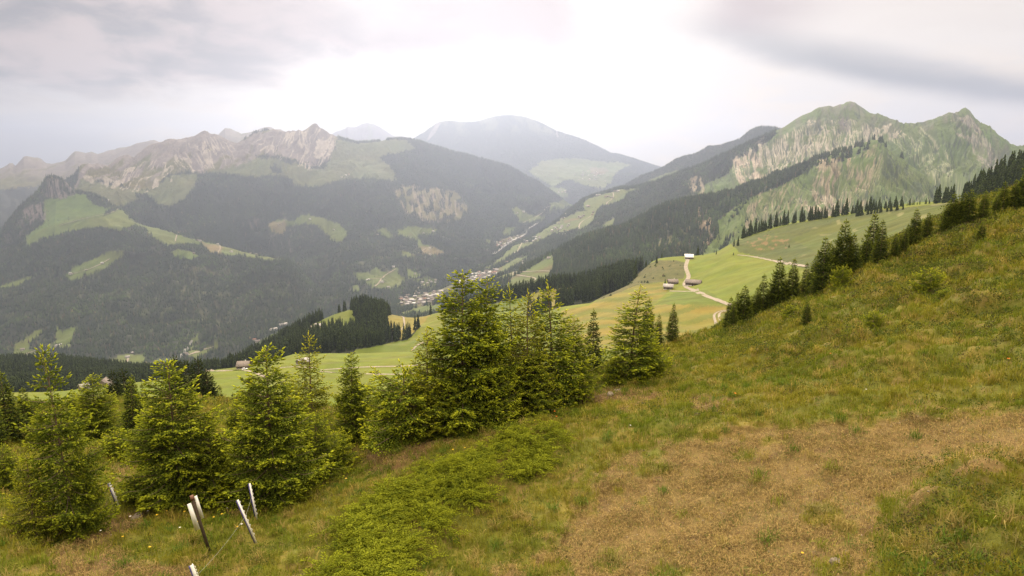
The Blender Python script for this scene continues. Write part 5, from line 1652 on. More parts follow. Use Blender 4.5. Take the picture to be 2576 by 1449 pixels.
for pl, w, nm in [
    ([(1277, 686), (1320, 684), (1373, 681), (1400, 686)], 5, ['near_right_ridge', 'right_mountain']),
    ([(1282, 689), (1319, 695), (1346, 699), (1350, 704), (1327, 713), (1320, 722), (1300, 730)], 5, ['near_right_ridge']),
    ([(1311, 562), (1338, 551), (1365, 536), (1371, 523), (1382, 518), (1400, 515)], 11, ['left_wall', 'far_mountain', 'right_mountain']),
    ([(1457, 576), (1456, 566), (1465, 556), (1484, 546), (1494, 538)], 9, ['right_mountain']),
    ([(1527, 515), (1525, 510), (1540, 502), (1545, 492), (1542, 484)], 9, ['right_mountain']),
    ([(1300, 636), (1306, 624), (1313, 611)], 8, ['right_mountain']),
    ([(941, 721), (951, 716), (958, 704), (965, 695), (983, 684), (997, 676)], 8, ['left_wall']),
    ([(922, 704), (945, 701), (960, 700)], 6, ['left_wall']),
    ([(286, 500), (300, 514), (294, 530), (270, 538), (233, 545), (190, 556), (150, 568)], 7, ['left_spur']),
    ([(450, 578), (445, 591), (440, 608)], 6, ['left_spur']),
    ([(550, 611), (556, 625), (546, 638)], 6, ['left_spur']),
    ([(277, 650), (253, 665), (217, 680), (173, 691)], 7, ['left_spur']),
    ([(325, 902), (322, 910), (312, 920)], 7, ['left_spur']),
    ([(473, 894), (505, 882), (540, 871)], 7, ['left_spur']),
    ([(1041, 741), (1049, 735), (1047, 727), (1058, 720), (1075, 714)], 12, ['right_mountain', 'near_right_ridge', 'left_wall']),
    ([(1040, 768), (1052, 764), (1072, 752), (1104, 738), (1125, 728)], 9, ['right_mountain', 'near_right_ridge']),
    ([(60, 893), (95, 880), (130, 868)], 6, ['left_spur']),
    ([(1052, 637), (1064, 630), (1072, 624)], 6, ['left_wall']),
]:
    try:
        strip('road', pl, w, nm, 1.2)
    except Exception as e:
        print('road skipped', pl[0], e)
for pl, w in [([(1240, 640), (1262, 622), (1290, 603), (1317, 592), (1323, 585), (1321, 579), (1338, 569), (1352, 560)], 26), ([(446, 908), (455, 896), (468, 880), (476, 866), (482, 856)], 16)]:
    try:
        strip('river', pl, w, ['left_wall', 'left_spur'], 2.0, M_RIVER)
    except Exception as e:
        print('river', e)


def boxv(x0, x1, y0, y1, z0, z1):
    V = np.array([(x, y, z) for x in (x0, x1) for y in (y0, y1) for z in (z0, z1)], float)
    F = np.array([0, 1, 3, 2, 4, 6, 7, 5, 0, 4, 5, 1, 2, 3, 7, 6, 0, 2, 6, 4, 1, 5, 7, 3])
    return V, F


class MB:
    def __init__(s): s.V = []; s.F = []; s.n = 0
    def add(s, V, F): s.V.append(np.asarray(V, float)); s.F.append(np.asarray(F) + s.n); s.n += len(V); return s
    def box(s, *a): return s.add(*boxv(*a))
    def build(s, name, mat, parent=None): return mesh_np(name, np.concatenate(s.V), np.concatenate(s.F), 4, mat, parent=parent)


def gable_walls(L, W, H, P):
    """walls of a gabled house: ridge along x"""
    x, y = L / 2, W / 2
    V = [(-x, -y, -1.5), (x, -y, -1.5), (x, y, -1.5), (-x, y, -1.5), (-x, -y, H), (x, -y, H), (x, y, H), (-x, y, H), (-x, 0, H + P), (x, 0, H + P)]
    F = [0, 1, 5, 4, 1, 2, 6, 5, 2, 3, 7, 6, 3, 0, 4, 7, 4, 8, 7, 7, 5, 6, 9, 9]
    F = [0, 1, 5, 4, 2, 3, 7, 6, 1, 2, 6, 5, 3, 0, 4, 7, 5, 6, 9, 5, 7, 4, 8, 7]
    return V, F


def gable_roof(L, W, H, P, ov=0.6, th=0.22):
    x, y = L / 2 + ov, W / 2 + ov
    k = P / (W / 2)
    m = MB()
    for sgn in (-1, 1):
        V = [(-x, 0, H + P + 0.03), (x, 0, H + P + 0.03), (x, sgn * y, H + P - k * y + 0.03), (-x, sgn * y, H + P - k * y + 0.03)]
        V += [(a, b, c + th) for a, b, c in V]
        m.add(V, [0, 1, 2, 3, 7, 6, 5, 4, 0, 4, 5, 1, 1, 5, 6, 2, 2, 6, 7, 3, 3, 7, 4, 0])
    return m


def wall_mat(name, col):
    m = bpy.data.materials.new(name); m.use_nodes = True
    t = NT(m.node_tree); b = m.node_tree.nodes['Principled BSDF']
    tc = t.node('ShaderNodeTexCoord')
    w = t.node('ShaderNodeTexWave', wave_type='BANDS', bands_direction='Z')
    t.l.new(tc.outputs['Object'], w.inputs[0]); w.inputs['Scale'].default_value = 1.6; w.inputs['Distortion'].default_value = 1.5
    c = t.ramp(w.outputs['Fac'], [(0.0, tuple(v * 0.6 for v in col)), (0.25, col), (1.0, tuple(v * 1.15 for v in col))])
    t.l.new(c, b.inputs['Base Color']); b.inputs['Roughness'].default_value = 0.9
    return m


M_WD = wall_mat('dark_boards', (0.105, 0.070, 0.045))
M_WL = wall_mat('weathered_boards', (0.21, 0.165, 0.125))
M_PL = mat_plain('white_plaster', (0.46, 0.44, 0.40), 0.9, fine=0.6)
M_RG = mat_plain('grey_shingles', (0.20, 0.17, 0.15), 0.9, fine=1.2)
M_RL = mat_plain('pale_roof', (0.33, 0.31, 0.30), 0.7, fine=1.0)
M_RW = mat_plain('white_metal_roof', (0.80, 0.79, 0.77), 0.45, fine=0.7)
M_RV = mat_plain('weathered_white_roof', (0.50, 0.49, 0.47), 0.6, fine=0.7)
M_RR = mat_plain('red_roof', (0.27, 0.15, 0.11), 0.85, fine=1.0)
M_RB = mat_plain('dark_roof', (0.09, 0.08, 0.075), 0.85, fine=1.0)
M_GL = mat_plain('window_glass', (0.05, 0.06, 0.07), 0.15)
M_DOOR = mat_plain('door_wood', (0.07, 0.045, 0.03), 0.8, fine=3.0)


def hut(P, L, W, H, Pk, rz, wall, roof, label, cat='hut', name='alpine_hut', chimney=False, base=True):
    r = empty(name, tuple(P), rz)
    tag(r, label, cat)
    V, F = gable_walls(L, W, H, Pk)
    mesh_np('wall', np.array(V, float), np.array(F), 4, wall, parent=r)
    ro = gable_roof(L, W, H, Pk).build('roof', roof, r)
    if chimney:
        MB().box(L * 0.12, L * 0.12 + 0.7, -0.35, 0.35, H + Pk * 0.6, H + Pk + 1.0).build('chimney', M_PL, ro)
    d = MB().box(-0.55, 0.55, -W / 2 - 0.06, -W / 2 + 0.02, -0.2, 2.0).build('door', M_DOOR, r)
    for x in (-L * 0.32, L * 0.32):
        wn = MB().box(x - 0.5, x + 0.5, -W / 2 - 0.05, -W / 2 + 0.02, 0.9, 1.9).build('window', M_GL, r)
        f = MB()
        f.box(x - 0.6, x + 0.6, -W / 2 - 0.09, -W / 2 - 0.052, 1.9, 2.02).box(x - 0.6, x + 0.6, -W / 2 - 0.12, -W / 2 - 0.052, 0.78, 0.9).box(x - 0.6, x - 0.5, -W / 2 - 0.09, -W / 2 - 0.052, 0.9, 1.9).box(x + 0.5, x + 0.6, -W / 2 - 0.09, -W / 2 - 0.052, 0.9, 1.9)
        f.build('frame', M_PL, wn)
    if base:
        MB().box(-L / 2 - 0.08, L / 2 + 0.08, -W / 2 - 0.045, W / 2 + 0.045, -2.0, 0.35).build('plinth', M_PL, r)
    return r


def face(P):
    return -math.atan2(P[0], P[1])       # ridge across the view, door side towards the camera


p = land_at(1733, 651, MD); hut(p, 8.0, 6.5, 2.2, 2.6, face(p) + 0.1, M_WD, M_RW, 'small dark hut with a gleaming white roof at the top of the track', 'hut', chimney=False)
p = land_at(1744, 717, MD); hut(p, 11.8, 7.5, 2.3, 2.2, face(p) - 0.12, M_WD, M_RG, 'long wooden barn with a brown grey roof beside the bend in the track', 'barn', 'barn')
p = land_at(1692, 714, MD); hut(p, 8.0, 6.0, 2.0, 2.0, face(p) + 0.2, M_WD, M_RG, 'wooden hut with a chimney, upper one of the pair left of the track', 'hut', chimney=True)
p = land_at(1681, 727, MD); hut(p, 7.2, 5.5, 2.3, 1.9, face(p) - 0.05, M_WD, M_RL, 'wooden hut with a pale grey roof, lower one of the pair left of the track', 'hut')
p = land_at(614, 925, MD); hut(p, 9.0, 7.5, 2.6, 2.9, face(p) - 0.35, M_WD, M_RG, 'dark brown chalet beside the track on the lower left meadow, white vehicle in front', 'hut', 'chalet', chimney=True)
p = land_at(762, 915, MD); hut(p, 8.0, 6.5, 2.2, 2.2, face(p) + 0.5, M_WL, M_RL, 'hut half hidden behind the tall loose pale spruce', 'hut')
p = land_at(263, 968, MD); hut(p, 8.5, 7.5, 2.8, 3.6, face(p) + 1.2, M_WL, M_RG, 'gabled wooden house seen from its end, left of the dark old spruces', 'house', 'house')
p = land_at(211, 975, MD); hut(p, 5.5, 5.0, 2.4, 2.0, face(p) + 0.4, M_WL, M_RL, 'small shed with a pale roof between two young spruces at the far left', 'shed', 'shed')
p = land_at(803, 823, ['wooded_hills'])
if p is not None: hut(p, 12, 8.5, 3, 2.8, face(p) - 0.3, M_WL, M_RL, 'farmhouse with a pale roof beside the dark wood on the knoll', 'farmhouse', 'farmhouse')
for (x, y, L, rf, lab) in [(690, 829, 34, M_RL, 'long barn with a grey blue roof at the valley bottom, lower left'), (712, 817, 40, M_RL, 'largest pale roofed barn on the valley bottom, beyond the grey blue one'), (648, 860, 22, M_RG, 'farmhouse at the tip of the light green field on the valley bottom'), (672, 858, 20, M_RG, 'second farmhouse along the edge of the valley bottom field'), (640, 856, 16, M_RR, 'small reddish roofed house at the very edge of the valley bottom field')]:
    p = land_at(x, y, ['left_spur', 'left_wall', 'near_right_ridge'])
    if p is not None: hut(p, L, L * 0.5, 4.5, 4.0, face(p) + 0.5, M_PL, rf, lab, 'farmhouse', 'farmhouse', base=False)


# little tree beside the pair of huts is in ROW's kind
p = land_at(1673, 716, MD); place(FP[0], p, 0.3, 5.6 / 20, 'small dark spruce at the corner of the upper hut of the pair', 'spruce', 'spruces by the huts', 5.6 / 20)
for (x, y, h, lab) in [(1845, 642, 3.0, 'tiny spruce alone where the narrow path starts'), (1985, 623, 3.2, 'tiny dark spruce on the bare slope above the narrow path'), (1625, 672, 8, 'spruce on the rough slope just under the meadow rim')]:
    p = land_at(x, y, MD)
    if p is not None: place(FP[1], p, 1.0, h / 20 * 1.3, lab, 'spruce', 'spruces by the huts', h / 20)

# white vehicle by the chalet
def car(P, rz):
    r = empty('parked_car', tuple(P), rz); tag(r, 'white parked car in front of the dark brown chalet on the left meadow', 'car')
    W = 0.88
    prof = [(-2.1, 0.35), (-2.15, 0.8), (-1.95, 1.0), (-1.5, 1.05), (0.9, 1.0), (1.9, 0.86), (2.1, 0.7), (2.1, 0.35)]
    V = [(x, -W, z) for x, z in prof] + [(x, W, z) for x, z in prof]
    n = len(prof); F = []
    for i in range(n):
        j = (i + 1) % n; F += [i, j, n + j, n + i]
    F += [0, 7, 6, 1, 1, 6, 5, 2, 2, 5, 4, 3, n, n + 1, n + 6, n + 7, n + 1, n + 2, n + 5, n + 6, n + 2, n + 3, n + 4, n + 5]
    mesh_np('body', np.array(V, float), np.array(F), 4, mat_plain('white_paint', (0.8, 0.8, 0.8), 0.3), parent=r)
    pr = [(-1.75, 1.0), (-1.5, 1.45), (0.05, 1.48), (0.85, 0.99)]
    V = [(x, -W * 0.9, z) for x, z in pr] + [(x, W * 0.9, z) for x, z in pr]
    mesh_np('window', np.array(V, float), np.array([0, 1, 5, 4, 1, 2, 6, 5, 2, 3, 7, 6, 0, 3, 2, 1, 4, 5, 6, 7]), 4, M_GL, parent=r)
    MB().box(-1.5, 0.05, -W * 0.82, W * 0.82, 1.46, 1.54).build('roof', bpy.data.materials['white_paint'], r)
    for x in (-1.35, 1.3):
        for y in (-W, W):
            m = MB(); k = 12
            V = [(x + 0.33 * cos(2 * pi * i / k), y + o, 0.33 + 0.33 * sin(2 * pi * i / k)) for o in (-0.1, 0.1) for i in range(k)]
            F = []
            for i in range(k):
                j = (i + 1) % k; F += [i, j, k + j, k + i]
            for o in (0, k):
                for i in range(1, k - 2, 2): F += [o, o + i, o + i + 1, o + i + 2]
            mesh_np('wheel', np.array(V), np.array(F), 4, M_RB, parent=r)


p = land_at(616, 930, MD); car(p, face(p) + 0.1)

# ---- village houses
rh = random.Random(11)
HP = []
for i, (wm, rm, L, W, H) in enumerate([(M_PL, M_RG, 15, 11, 6), (M_PL, M_RV, 14, 11, 6), (M_WL, M_RG, 13, 10, 5), (M_PL, M_RR, 15, 11, 7), (M_WD, M_RL, 12, 9, 4.5), (M_PL, M_RL, 18, 12, 7)]):
    r = empty('village_house')
    V, F = gable_walls(L, W, H, W * 0.27)
    mesh_np('wall', np.array(V, float), np.array(F), 4, wm, parent=r)
    gable_roof(L, W, H, W * 0.27, 1.0, 0.4).build('roof', rm, r)
    w = MB()
    for fl in range(2 if H > 5 else 1):
        for k in range(4):
            x = -L / 2 + L * (k + 0.5) / 4
            w.box(x - 0.6, x + 0.6, -W / 2 - 0.06, -W / 2 + 0.02, 1.0 + 2.7 * fl, 2.3 + 2.7 * fl)
    w.build('window', M_GL, r)
    HP.append(r)
ROOFN = ['grey', 'white', 'brown', 'red', 'pale', 'light grey']


def house(x, y, where, names=None, s=1.0):
    p = land_at(x, y, names)
    if p is None: return
    k = rh.choice([0, 0, 1, 2, 3, 4, 5, 1, 5])
    lab = '%s roofed house %s' % (ROOFN[k], where)
    place(HP[k], (p[0], p[1], p[2] + 0.3), face(p) + rh.uniform(-0.8, 0.8), s * rh.uniform(0.85, 1.15), lab, 'house', 'houses ' + where)


def cluster(poly, n, where, names=None, s=1.0, sep=3.2):
    xs = [p[0] for p in poly]; ys = [p[1] for p in poly]
    got = []
    for _ in range(4000):
        if len(got) >= n: break
        x, y = rh.uniform(min(xs), max(xs)), rh.uniform(min(ys), max(ys))
        if not in_poly(np.array([x]), np.array([y]), poly)[0]: continue
        if any(abs(x - a) < sep and abs(y - b) < sep * 0.55 for a, b in got): continue
        got.append((x, y))
    for x, y in got: house(x, y, where, names, s)


VAL = ['left_wall', 'right_mountain', 'near_right_ridge']
cluster([(1000, 762), (1012, 748), (1060, 738), (1112, 728), (1118, 745), (1085, 764), (1050, 770), (1015, 772)], 40, 'in the lower village below the wooded knoll', VAL, 1.3, 5)
cluster([(1055, 712), (1095, 700), (1100, 712), (1062, 724)], 6, 'on the terrace above the lower village', VAL, 0.9, 7)
cluster([(1150, 706), (1180, 693), (1225, 683), (1262, 676), (1255, 692), (1215, 708), (1165, 720)], 46, 'in the main village seen above the spruce clump', VAL, 1.3, 4.5)
cluster([(1246, 612), (1262, 604), (1290, 598), (1312, 590), (1318, 596), (1296, 610), (1262, 620), (1248, 622)], 22, 'in the hamlet strung along the valley floor', VAL, 1.0, 4.5)
cluster([(1311, 606), (1335, 597), (1362, 594), (1355, 603), (1330, 612)], 9, 'in the hamlet on the farm strip above the river', VAL, 1.0, 5)
cluster([(1384, 582), (1400, 570), (1432, 566), (1432, 580), (1420, 592), (1395, 590)], 16, 'in the hamlet by the forest edge on the farm strip', VAL, 1.0, 5)
cluster([(1450, 440), (1462, 430), (1500, 430), (1512, 440), (1505, 455), (1470, 455)], 26, 'in the far village on the distant mountain foot', None, 1.2, 3.2)
cluster([(1400, 486), (1405, 476), (1425, 476), (1420, 488)], 6, 'in the faint hamlet deep in the valley', None, 1.3, 4)
cluster([(1330, 440), (1400, 430), (1560, 420), (1530, 470), (1420, 450)], 12, 'scattered below the distant mountain', None, 1.2, 10)
cluster([(1290, 672), (1300, 664), (1325, 655), (1320, 664), (1300, 676)], 7, 'in the hamlet above the zigzag road', VAL, 0.8, 5)
def c7(l): return [(1140 + .2083 * a, 436 + .2083 * b) for a, b in l]
for x, y in c7([(1840, 290), (1870, 283), (1900, 292), (1925, 300), (1980, 222), (2000, 220), (1950, 215), (1620, 402), (1640, 408), (1695, 472), (1680, 507), (1520, 530), (1562, 522), (1580, 512), (1540, 540), (1340, 542), (1320, 552), (1280, 610), (1240, 672), (1195, 702), (1365, 497), (850, 470), (772, 482), (1160, 410), (1770, 265), (1740, 275)]):
    house(x, y, 'on the long farm strip climbing to the right', VAL + ['far_mountain'], 1.05)
for x, y in c7([(625, 1072), (645, 1078), (735, 962), (780, 952), (812, 930), (1000, 872), (1155, 1032), (345, 1128), (320, 1140), (860, 1362), (840, 1368)]):
    house(x, y, 'on the meadows between the forests above the main village', VAL, 0.8)
for x, y in [(990, 673), (929, 704), (923, 705), (962, 711), (978, 724), (1044, 690), (1081, 625), (1083, 642), (1066, 587), (1090, 583), (950, 591)]:
    house(x, y, 'in the clearings of the left valley wall', ['left_wall'], 0.9)
for x, y in [(497, 605), (503, 607), (582, 635), (547, 612), (449, 578), (489, 638), (257, 663), (217, 680), (177, 690), (270, 493), (630, 638), (643, 638), (700, 645), (323, 900), (333, 889), (153, 868), (57, 881), (148, 872), (470, 892)]:
    house(x, y, 'on the clearings of the left spur', ['left_spur'], 0.9)
for x, y in [(780, 552), (700, 566), (840, 578)]:
    house(x, y, 'on the high clearing in the middle of the valley wall', ['left_wall'], 0.9)
for x, y in [(878, 440), (870, 442), (860, 446)]:
    house(x, y, 'on the alp under the rocky peaks', ['left_wall'], 1.0)

# ------------------------------------------------------------------ fence
M_POST = mat_plain('white_plastic', (0.90, 0.90, 0.88), 0.45)
M_FRINGE = mat_plain('purple_fringe', (0.06, 0.05, 0.20), 0.5)
M_POLE = mat_plain('weathered_pole', (0.075, 0.055, 0.04), 0.9, fine=14)
M_WIRE = mat_plain('fence_wire', (0.28, 0.30, 0.26), 0.5)


def frame_between(a, b):
    a = np.array(a); b = np.array(b)
    d = unit(b - a); view = unit(a * -1.0)
    s = unit(np.cross(d, view)); f = np.cross(s, d)
    return a, b, d, s, f


def bar(a, b, w, t, s, f, off_=(0, 0), taper=1.0):
    V = []
    for P, k in ((a, 1.0), (b, taper)):
        for u, v in ((-1, -1), (1, -1), (1, 1), (-1, 1)):
            V.append(P + s * (u * w / 2 * k + off_[0]) + f * (v * t / 2 + off_[1]))
    return V, [3, 2, 1, 0, 4, 5, 6, 7, 0, 1, 5, 4, 1, 2, 6, 5, 2, 3, 7, 6, 3, 0, 4, 7]


def post(base, top, dtop, label, w=0.030, hooks=8):
    a = ng.at(*base); D = math.hypot(a[0], a[1])
    b = pt(top[0], top[1], D * dtop)
    a, b, d, s, f = frame_between(a, b)
    r = empty('fence_post', tuple(a)); tag(r, label, 'fence post', 'electric fence posts')
    a0 = np.zeros(3); b0 = b - a
    m = MB(); m.add(*bar(a0 - d * 0.15, b0, w, 0.010, s, f)); m.add(*bar(a0 - d * 0.15, b0 - d * 0.02, 0.010, 0.034, s, f, (w * 0.30, -0.024)))
    m.build('shaft', M_POST, r)
    m = MB(); m.add(*bar(a0 - d * 0.1, b0 - d * 0.01, 0.016, 0.030, s, f, (-w / 2 - 0.009, -0.004)))  # added strip imitating the lens's purple colour fringe; the post itself is white
    m.build('fringe_strip', M_FRINGE, r)
    L = np.linalg.norm(b0)
    for i in range(hooks):
        c = b0 - d * (0.06 + (L - 0.16) * i / hooks)
        pts = [c + s * (w / 2 + 0.016 * math.sin(t) - 0.002) + d * (0.020 * math.cos(t)) for t in np.linspace(0.2, 2.9, 6)]
        v, tf = tube_path(pts, [0.0045] * 6, 4)
        mesh_np('hook', v, tf, 3, M_POST, parent=r)
    return a, b


P4 = post((645, 1366), (598, 1258), 0.985, 'white plastic post leaning left with a row of hooks, nearest full one in the fence')
P5 = post((647, 1313), (628, 1216), 0.99, 'slim white post standing right behind the leaning one, against the large spruce')
P1 = post((302, 1280), (275, 1215), 0.985, 'white post at the left under the bent topped spruce, beside the bare earth', 0.035, 5)
P2 = post((139, 1285), (133, 1253), 0.99, 'short far white post at the left between two spruces', 0.03, 3)
P6 = post((503, 1478), (482, 1422), 0.985, 'white post cut off by the bottom edge of the picture', 0.045, 5)
# wooden pole with two white boards
a = ng.at(527, 1390); D = math.hypot(a[0], a[1]); b = pt(484, 1254, D * 0.98)
a, b, d, s, f = frame_between(a, b)
r = empty('marker_post', tuple(a)); tag(r, 'dark wooden pole leaning left with two white boards at its top', 'marker post')
b0 = b - a
v, tf = tube_path([-d * 0.2, b0 * 0.5, b0 + d * 0.03], [0.028, 0.026, 0.022], 8); mesh_np('pole', v, tf, 3, M_POLE, parent=r)
L = np.linalg.norm(b0)
m = MB(); m.add(*bar(b0 - d * (L * 0.52), b0 - d * 0.06, 0.075, 0.012, s, f, (-0.066, 0.02), 0.8)); m.build('board', M_POST, r)
m = MB(); m.add(*bar(b0 - d * (L * 0.38), b0 + d * 0.02, 0.05, 0.012, s, f, (0.052, 0.0), 0.9)); m.build('board', M_POST, r)
m = MB(); m.add(*bar(b0 - d * 0.02, b0 + d * 0.05, 0.055, 0.055, s, f)); m.build('cap', mat_plain('rusty_cap', (0.18, 0.09, 0.06), 0.8), r)


def wire(p, q, sag, label, r=0.0024):
    p = np.array(p); q = np.array(q)
    pts = [p * (1 - t) + q * t - np.array([0, 0, sag * 4 * t * (1 - t)]) for t in np.linspace(0, 1, 14)]
    v, tf = tube_path(pts, [r] * 14, 4)
    o = mesh_np('fence_wire', v, tf, 3, M_WIRE)
    tag(o, label, 'wire', 'fence wires')


def along(Pp, t): return Pp[0] * (1 - t) + Pp[1] * t
wire(along(P5, 0.7), along(P4, 0.62), 0.03, 'thin wire between the leaning white post and the slim one behind it')
wire(along(P4, 0.62), along(P6, 0.5), 0.05, 'thin wire running down from the leaning white post to the bottom edge')
wire(along(P1, 0.75), along(P2, 0.7), 0.08, 'thin wire between the two far white posts at the left')
wire(along(P2, 0.7), pt(-40, 1265, 17.0), 0.08, 'thin wire from the far white post out of the left edge')
# ------------------------------------------------------------------ grass, low plants, flowers, stones on the near slope
M_GRASS = mat_attr('grass_blades', rough=0.7, fine=(), trans=0.3, spec=0.08)
M_LEAF = mat_attr('low_leaves', rough=0.6, fine=(), trans=0.25, spec=0.08)


def ng_sample(n, weight, seed):
    """n random points on the near slope with probability weight(sheet) * area"""
    s = ng; rng = np.random.default_rng(seed)
    ax = s.X[:-1, 1:] - s.X[:-1, :-1]; ay = s.Y[:-1, 1:] - s.Y[:-1, :-1]
    bx = s.X[1:, :-1] - s.X[:-1, :-1]; by = s.Y[1:, :-1] - s.Y[:-1, :-1]
    area = np.abs(ax * by - ay * bx)
    w = area * weight(s)[:-1, :-1]
    w = w.ravel(); cs = np.cumsum(w); cs /= cs[-1]
    k = np.searchsorted(cs, rng.random(n))
    i, j = np.unravel_index(np.minimum(k, len(w) - 1), area.shape)
    a, b = rng.random(n), rng.random(n)
    def L(A): return (A[i, j] * (1 - a) + A[i, j + 1] * a) * (1 - b) + (A[i + 1, j] * (1 - a) + A[i + 1, j + 1] * a) * b
    P = np.stack([L(s.X), L(s.Y), L(s.Z)], -1)
    return P, rng, i, j


def in_view(s, lo=1380):
    return ((s.px > -260) & (s.px < 2960) & (s.py < 1620)).astype(float)


MAT = [(820, 1400), (860, 1340), (930, 1270), (1050, 1200), (1180, 1140), (1290, 1105), (1390, 1100), (1425, 1130), (1400, 1180), (1320, 1210), (1260, 1240), (1180, 1290), (1120, 1330), (1060, 1400), (1000, 1500), (760, 1500)]
Dg = np.sqrt(ng.X ** 2 + ng.Y ** 2)


def w_grass(s):
    w = in_view(s) / np.maximum(Dg, 6) ** 1.15 * (s.v < 6.2)
    w = w * (1 - 0.93 * s.dirt) * (1 - 0.8 * s.patch) * (1 - 0.35 * in_poly(s.px, s.py, MAT) * (s.v < 4.5))
    w = w * (0.55 + 0.45 * sstep(fbm(s.X / 0.8, s.Y / 0.8, 3, 161), -0.5, 0.4))
    return w


def blades(P, rng, n, H, Wd, C, spread, lean=0.35, flat=0.0):
    """n kite shaped blades per tuft point"""
    k = len(P)
    Pi = np.repeat(P, n, 0) + np.concatenate([rng.normal(0, 1, (k * n, 2)) * np.repeat(spread, n)[:, None], np.zeros((k * n, 1))], 1)
    az = rng.random(k * n) * 2 * pi
    h = np.repeat(H, n) * (0.5 + 0.8 * rng.random(k * n))
    ln = np.abs(rng.normal(lean, 0.25, k * n)) + flat
    dx, dy = np.cos(az), np.sin(az)
    out = np.stack([dx, dy], -1)
    w = np.repeat(Wd, n) * (0.7 + 0.6 * rng.random(k * n))
    sx, sy = -dy * w, dx * w
    mid = Pi + np.stack([dx * h * ln * 0.35, dy * h * ln * 0.35, h * 0.6 * np.sqrt(np.maximum(0.05, 1 - (ln * .5) ** 2))], -1)
    tip = Pi + np.stack([dx * h * ln, dy * h * ln, h * np.sqrt(np.maximum(0.04, 1 - np.minimum(ln, 0.95) ** 2))], -1)
    a = mid + np.stack([sx, sy, np.zeros_like(sx)], -1); b = mid - np.stack([sx, sy, np.zeros_like(sx)], -1)
    base = Pi.copy(); base[:, 2] -= 0.015
    V = np.stack([base, a, tip, b], 1)
    F = (np.arange(k * n) * 4)[:, None] + np.array([0, 1, 3, 1, 2, 3])[None]
    c = np.repeat(C, n, 0) * (1 + rng.normal(0, 0.16, k * n))[:, None]
    return V.reshape(-1, 3), F.ravel(), np.repeat(c[:, None], 4, 1).reshape(-1, 3)


NT_ = 142000
P, rng, gi, gj = ng_sample(NT_, w_grass, 171)
D = np.hypot(P[:, 0], P[:, 1])
sc = np.clip(D / 13, 0.75, 4.0)
g1 = fbm(P[:, 0] / 2.2, P[:, 1] / 2.2, 4, 141); g2 = fbm(P[:, 0] / 0.9, P[:, 1] / 0.9, 3, 162)
dirt = ng.dirt[gi, gj] > 0.4
green = np.array((0.13, 0.17, 0.018)); lush = np.array((0.145, 0.185, 0.016)); olive = np.array((0.225, 0.215, 0.022)); straw = np.array((0.44, 0.33, 0.09)); brown = np.array((0.15, 0.10, 0.045))
k1 = sstep(g1 + rng.normal(0, 0.25, NT_), -0.5, 0.5)[:, None]
C = lush * (1 - k1) + olive * k1
st = sstep(g2 + rng.normal(0, 0.5, NT_), 0.45, 1.0)[:, None] * 0.8
st = np.where(dirt[:, None], 0.75, st)
C = C * (1 - st) + straw * st
far = sstep(D, 25, 70)[:, None] * 0.4
C = C * (1 - far) + np.array((0.18, 0.17, 0.022)) * far
H = (0.075 + 0.075 * rng.random(NT_)) * sc ** 0.55 * (0.55 + 0.9 * sstep(fbm(P[:, 0] / 0.5, P[:, 1] / 0.5, 2, 164), -0.5, 0.6)) * np.where(dirt, 0.6, 1.0)
W_ = 0.0038 * sc * 1.15
sw = 0.030 * sc ** 0.9
v1 = blades(P, rng, 8, H, W_, C, sw, 0.45)
# straw lying on the bare ground
P, rng, gi, gj = ng_sample(34000, lambda s: in_view(s) * (s.v < 6) * np.maximum(s.dirt, s.patch * 0.7) / np.maximum(Dg, 6) ** 0.8 * (0.22 + 0.78 * sstep(fbm(s.X / 0.6, s.Y / 0.6, 4, 163), -0.3, 0.6)), 181)
P[:, 2] += 0.012
C = np.where(rng.random((len(P), 1)) < 0.65, np.array((0.37, 0.27, 0.10)), np.array((0.16, 0.11, 0.045)))
C = np.where(rng.random((len(P), 1)) < 0.10, np.array((0.12, 0.15, 0.03)), C)
v2 = blades(P, rng, 3, np.full(len(P), 0.075), np.full(len(P), 0.0032), C, np.full(len(P), 0.05), 0.95, 0.15)
# larger tussocks
P, rng, gi, gj = ng_sample(1300, lambda s: in_view(s) / np.maximum(Dg, 6) ** 1.2 * (Dg < 30) * (1 - 0.6 * s.dirt), 191)
tus = [ng.at(x, y) for x, y in [(1650, 1190), (1690, 1180), (2060, 1290), (2080, 1300), (2040, 1285), (1530, 1410), (1560, 1420), (2480, 1280), (2520, 1300), (2420, 1350), (2360, 1400), (2470, 1400), (2550, 1370), (1380, 1090), (1000, 1110), (1020, 1115), (1300, 1130), (2150, 1380), (1770, 1010), (1940, 960), (1870, 990), (1700, 1080)]]
P = np.concatenate([P, np.array(tus)]); n = len(P)
D = np.hypot(P[:, 0], P[:, 1])
C = np.where(rng.random((n, 1)) < 0.3, np.array((0.33, 0.26, 0.08)), np.where(rng.random((n, 1)) < 0.5, np.array((0.10, 0.16, 0.018)), np.array((0.20, 0.215, 0.03))))
C[-len(tus):] = np.array((0.25, 0.22, 0.07)); C[-8:] = np.array((0.14, 0.19, 0.035))
v3 = blades(P, rng, 55, 0.12 + 0.10 * rng.random(n), np.full(n, 0.0042), C, np.full(n, 0.055), 0.6)
V, F, C = join_tris([v1, v2, v3])
o = mesh_np('grass', V, F, 3, M_GRASS, np.clip(C, 0.01, 0.6)); tag(o, 'short alpine grass with dry straw on the near slope', None, None, 'stuff')


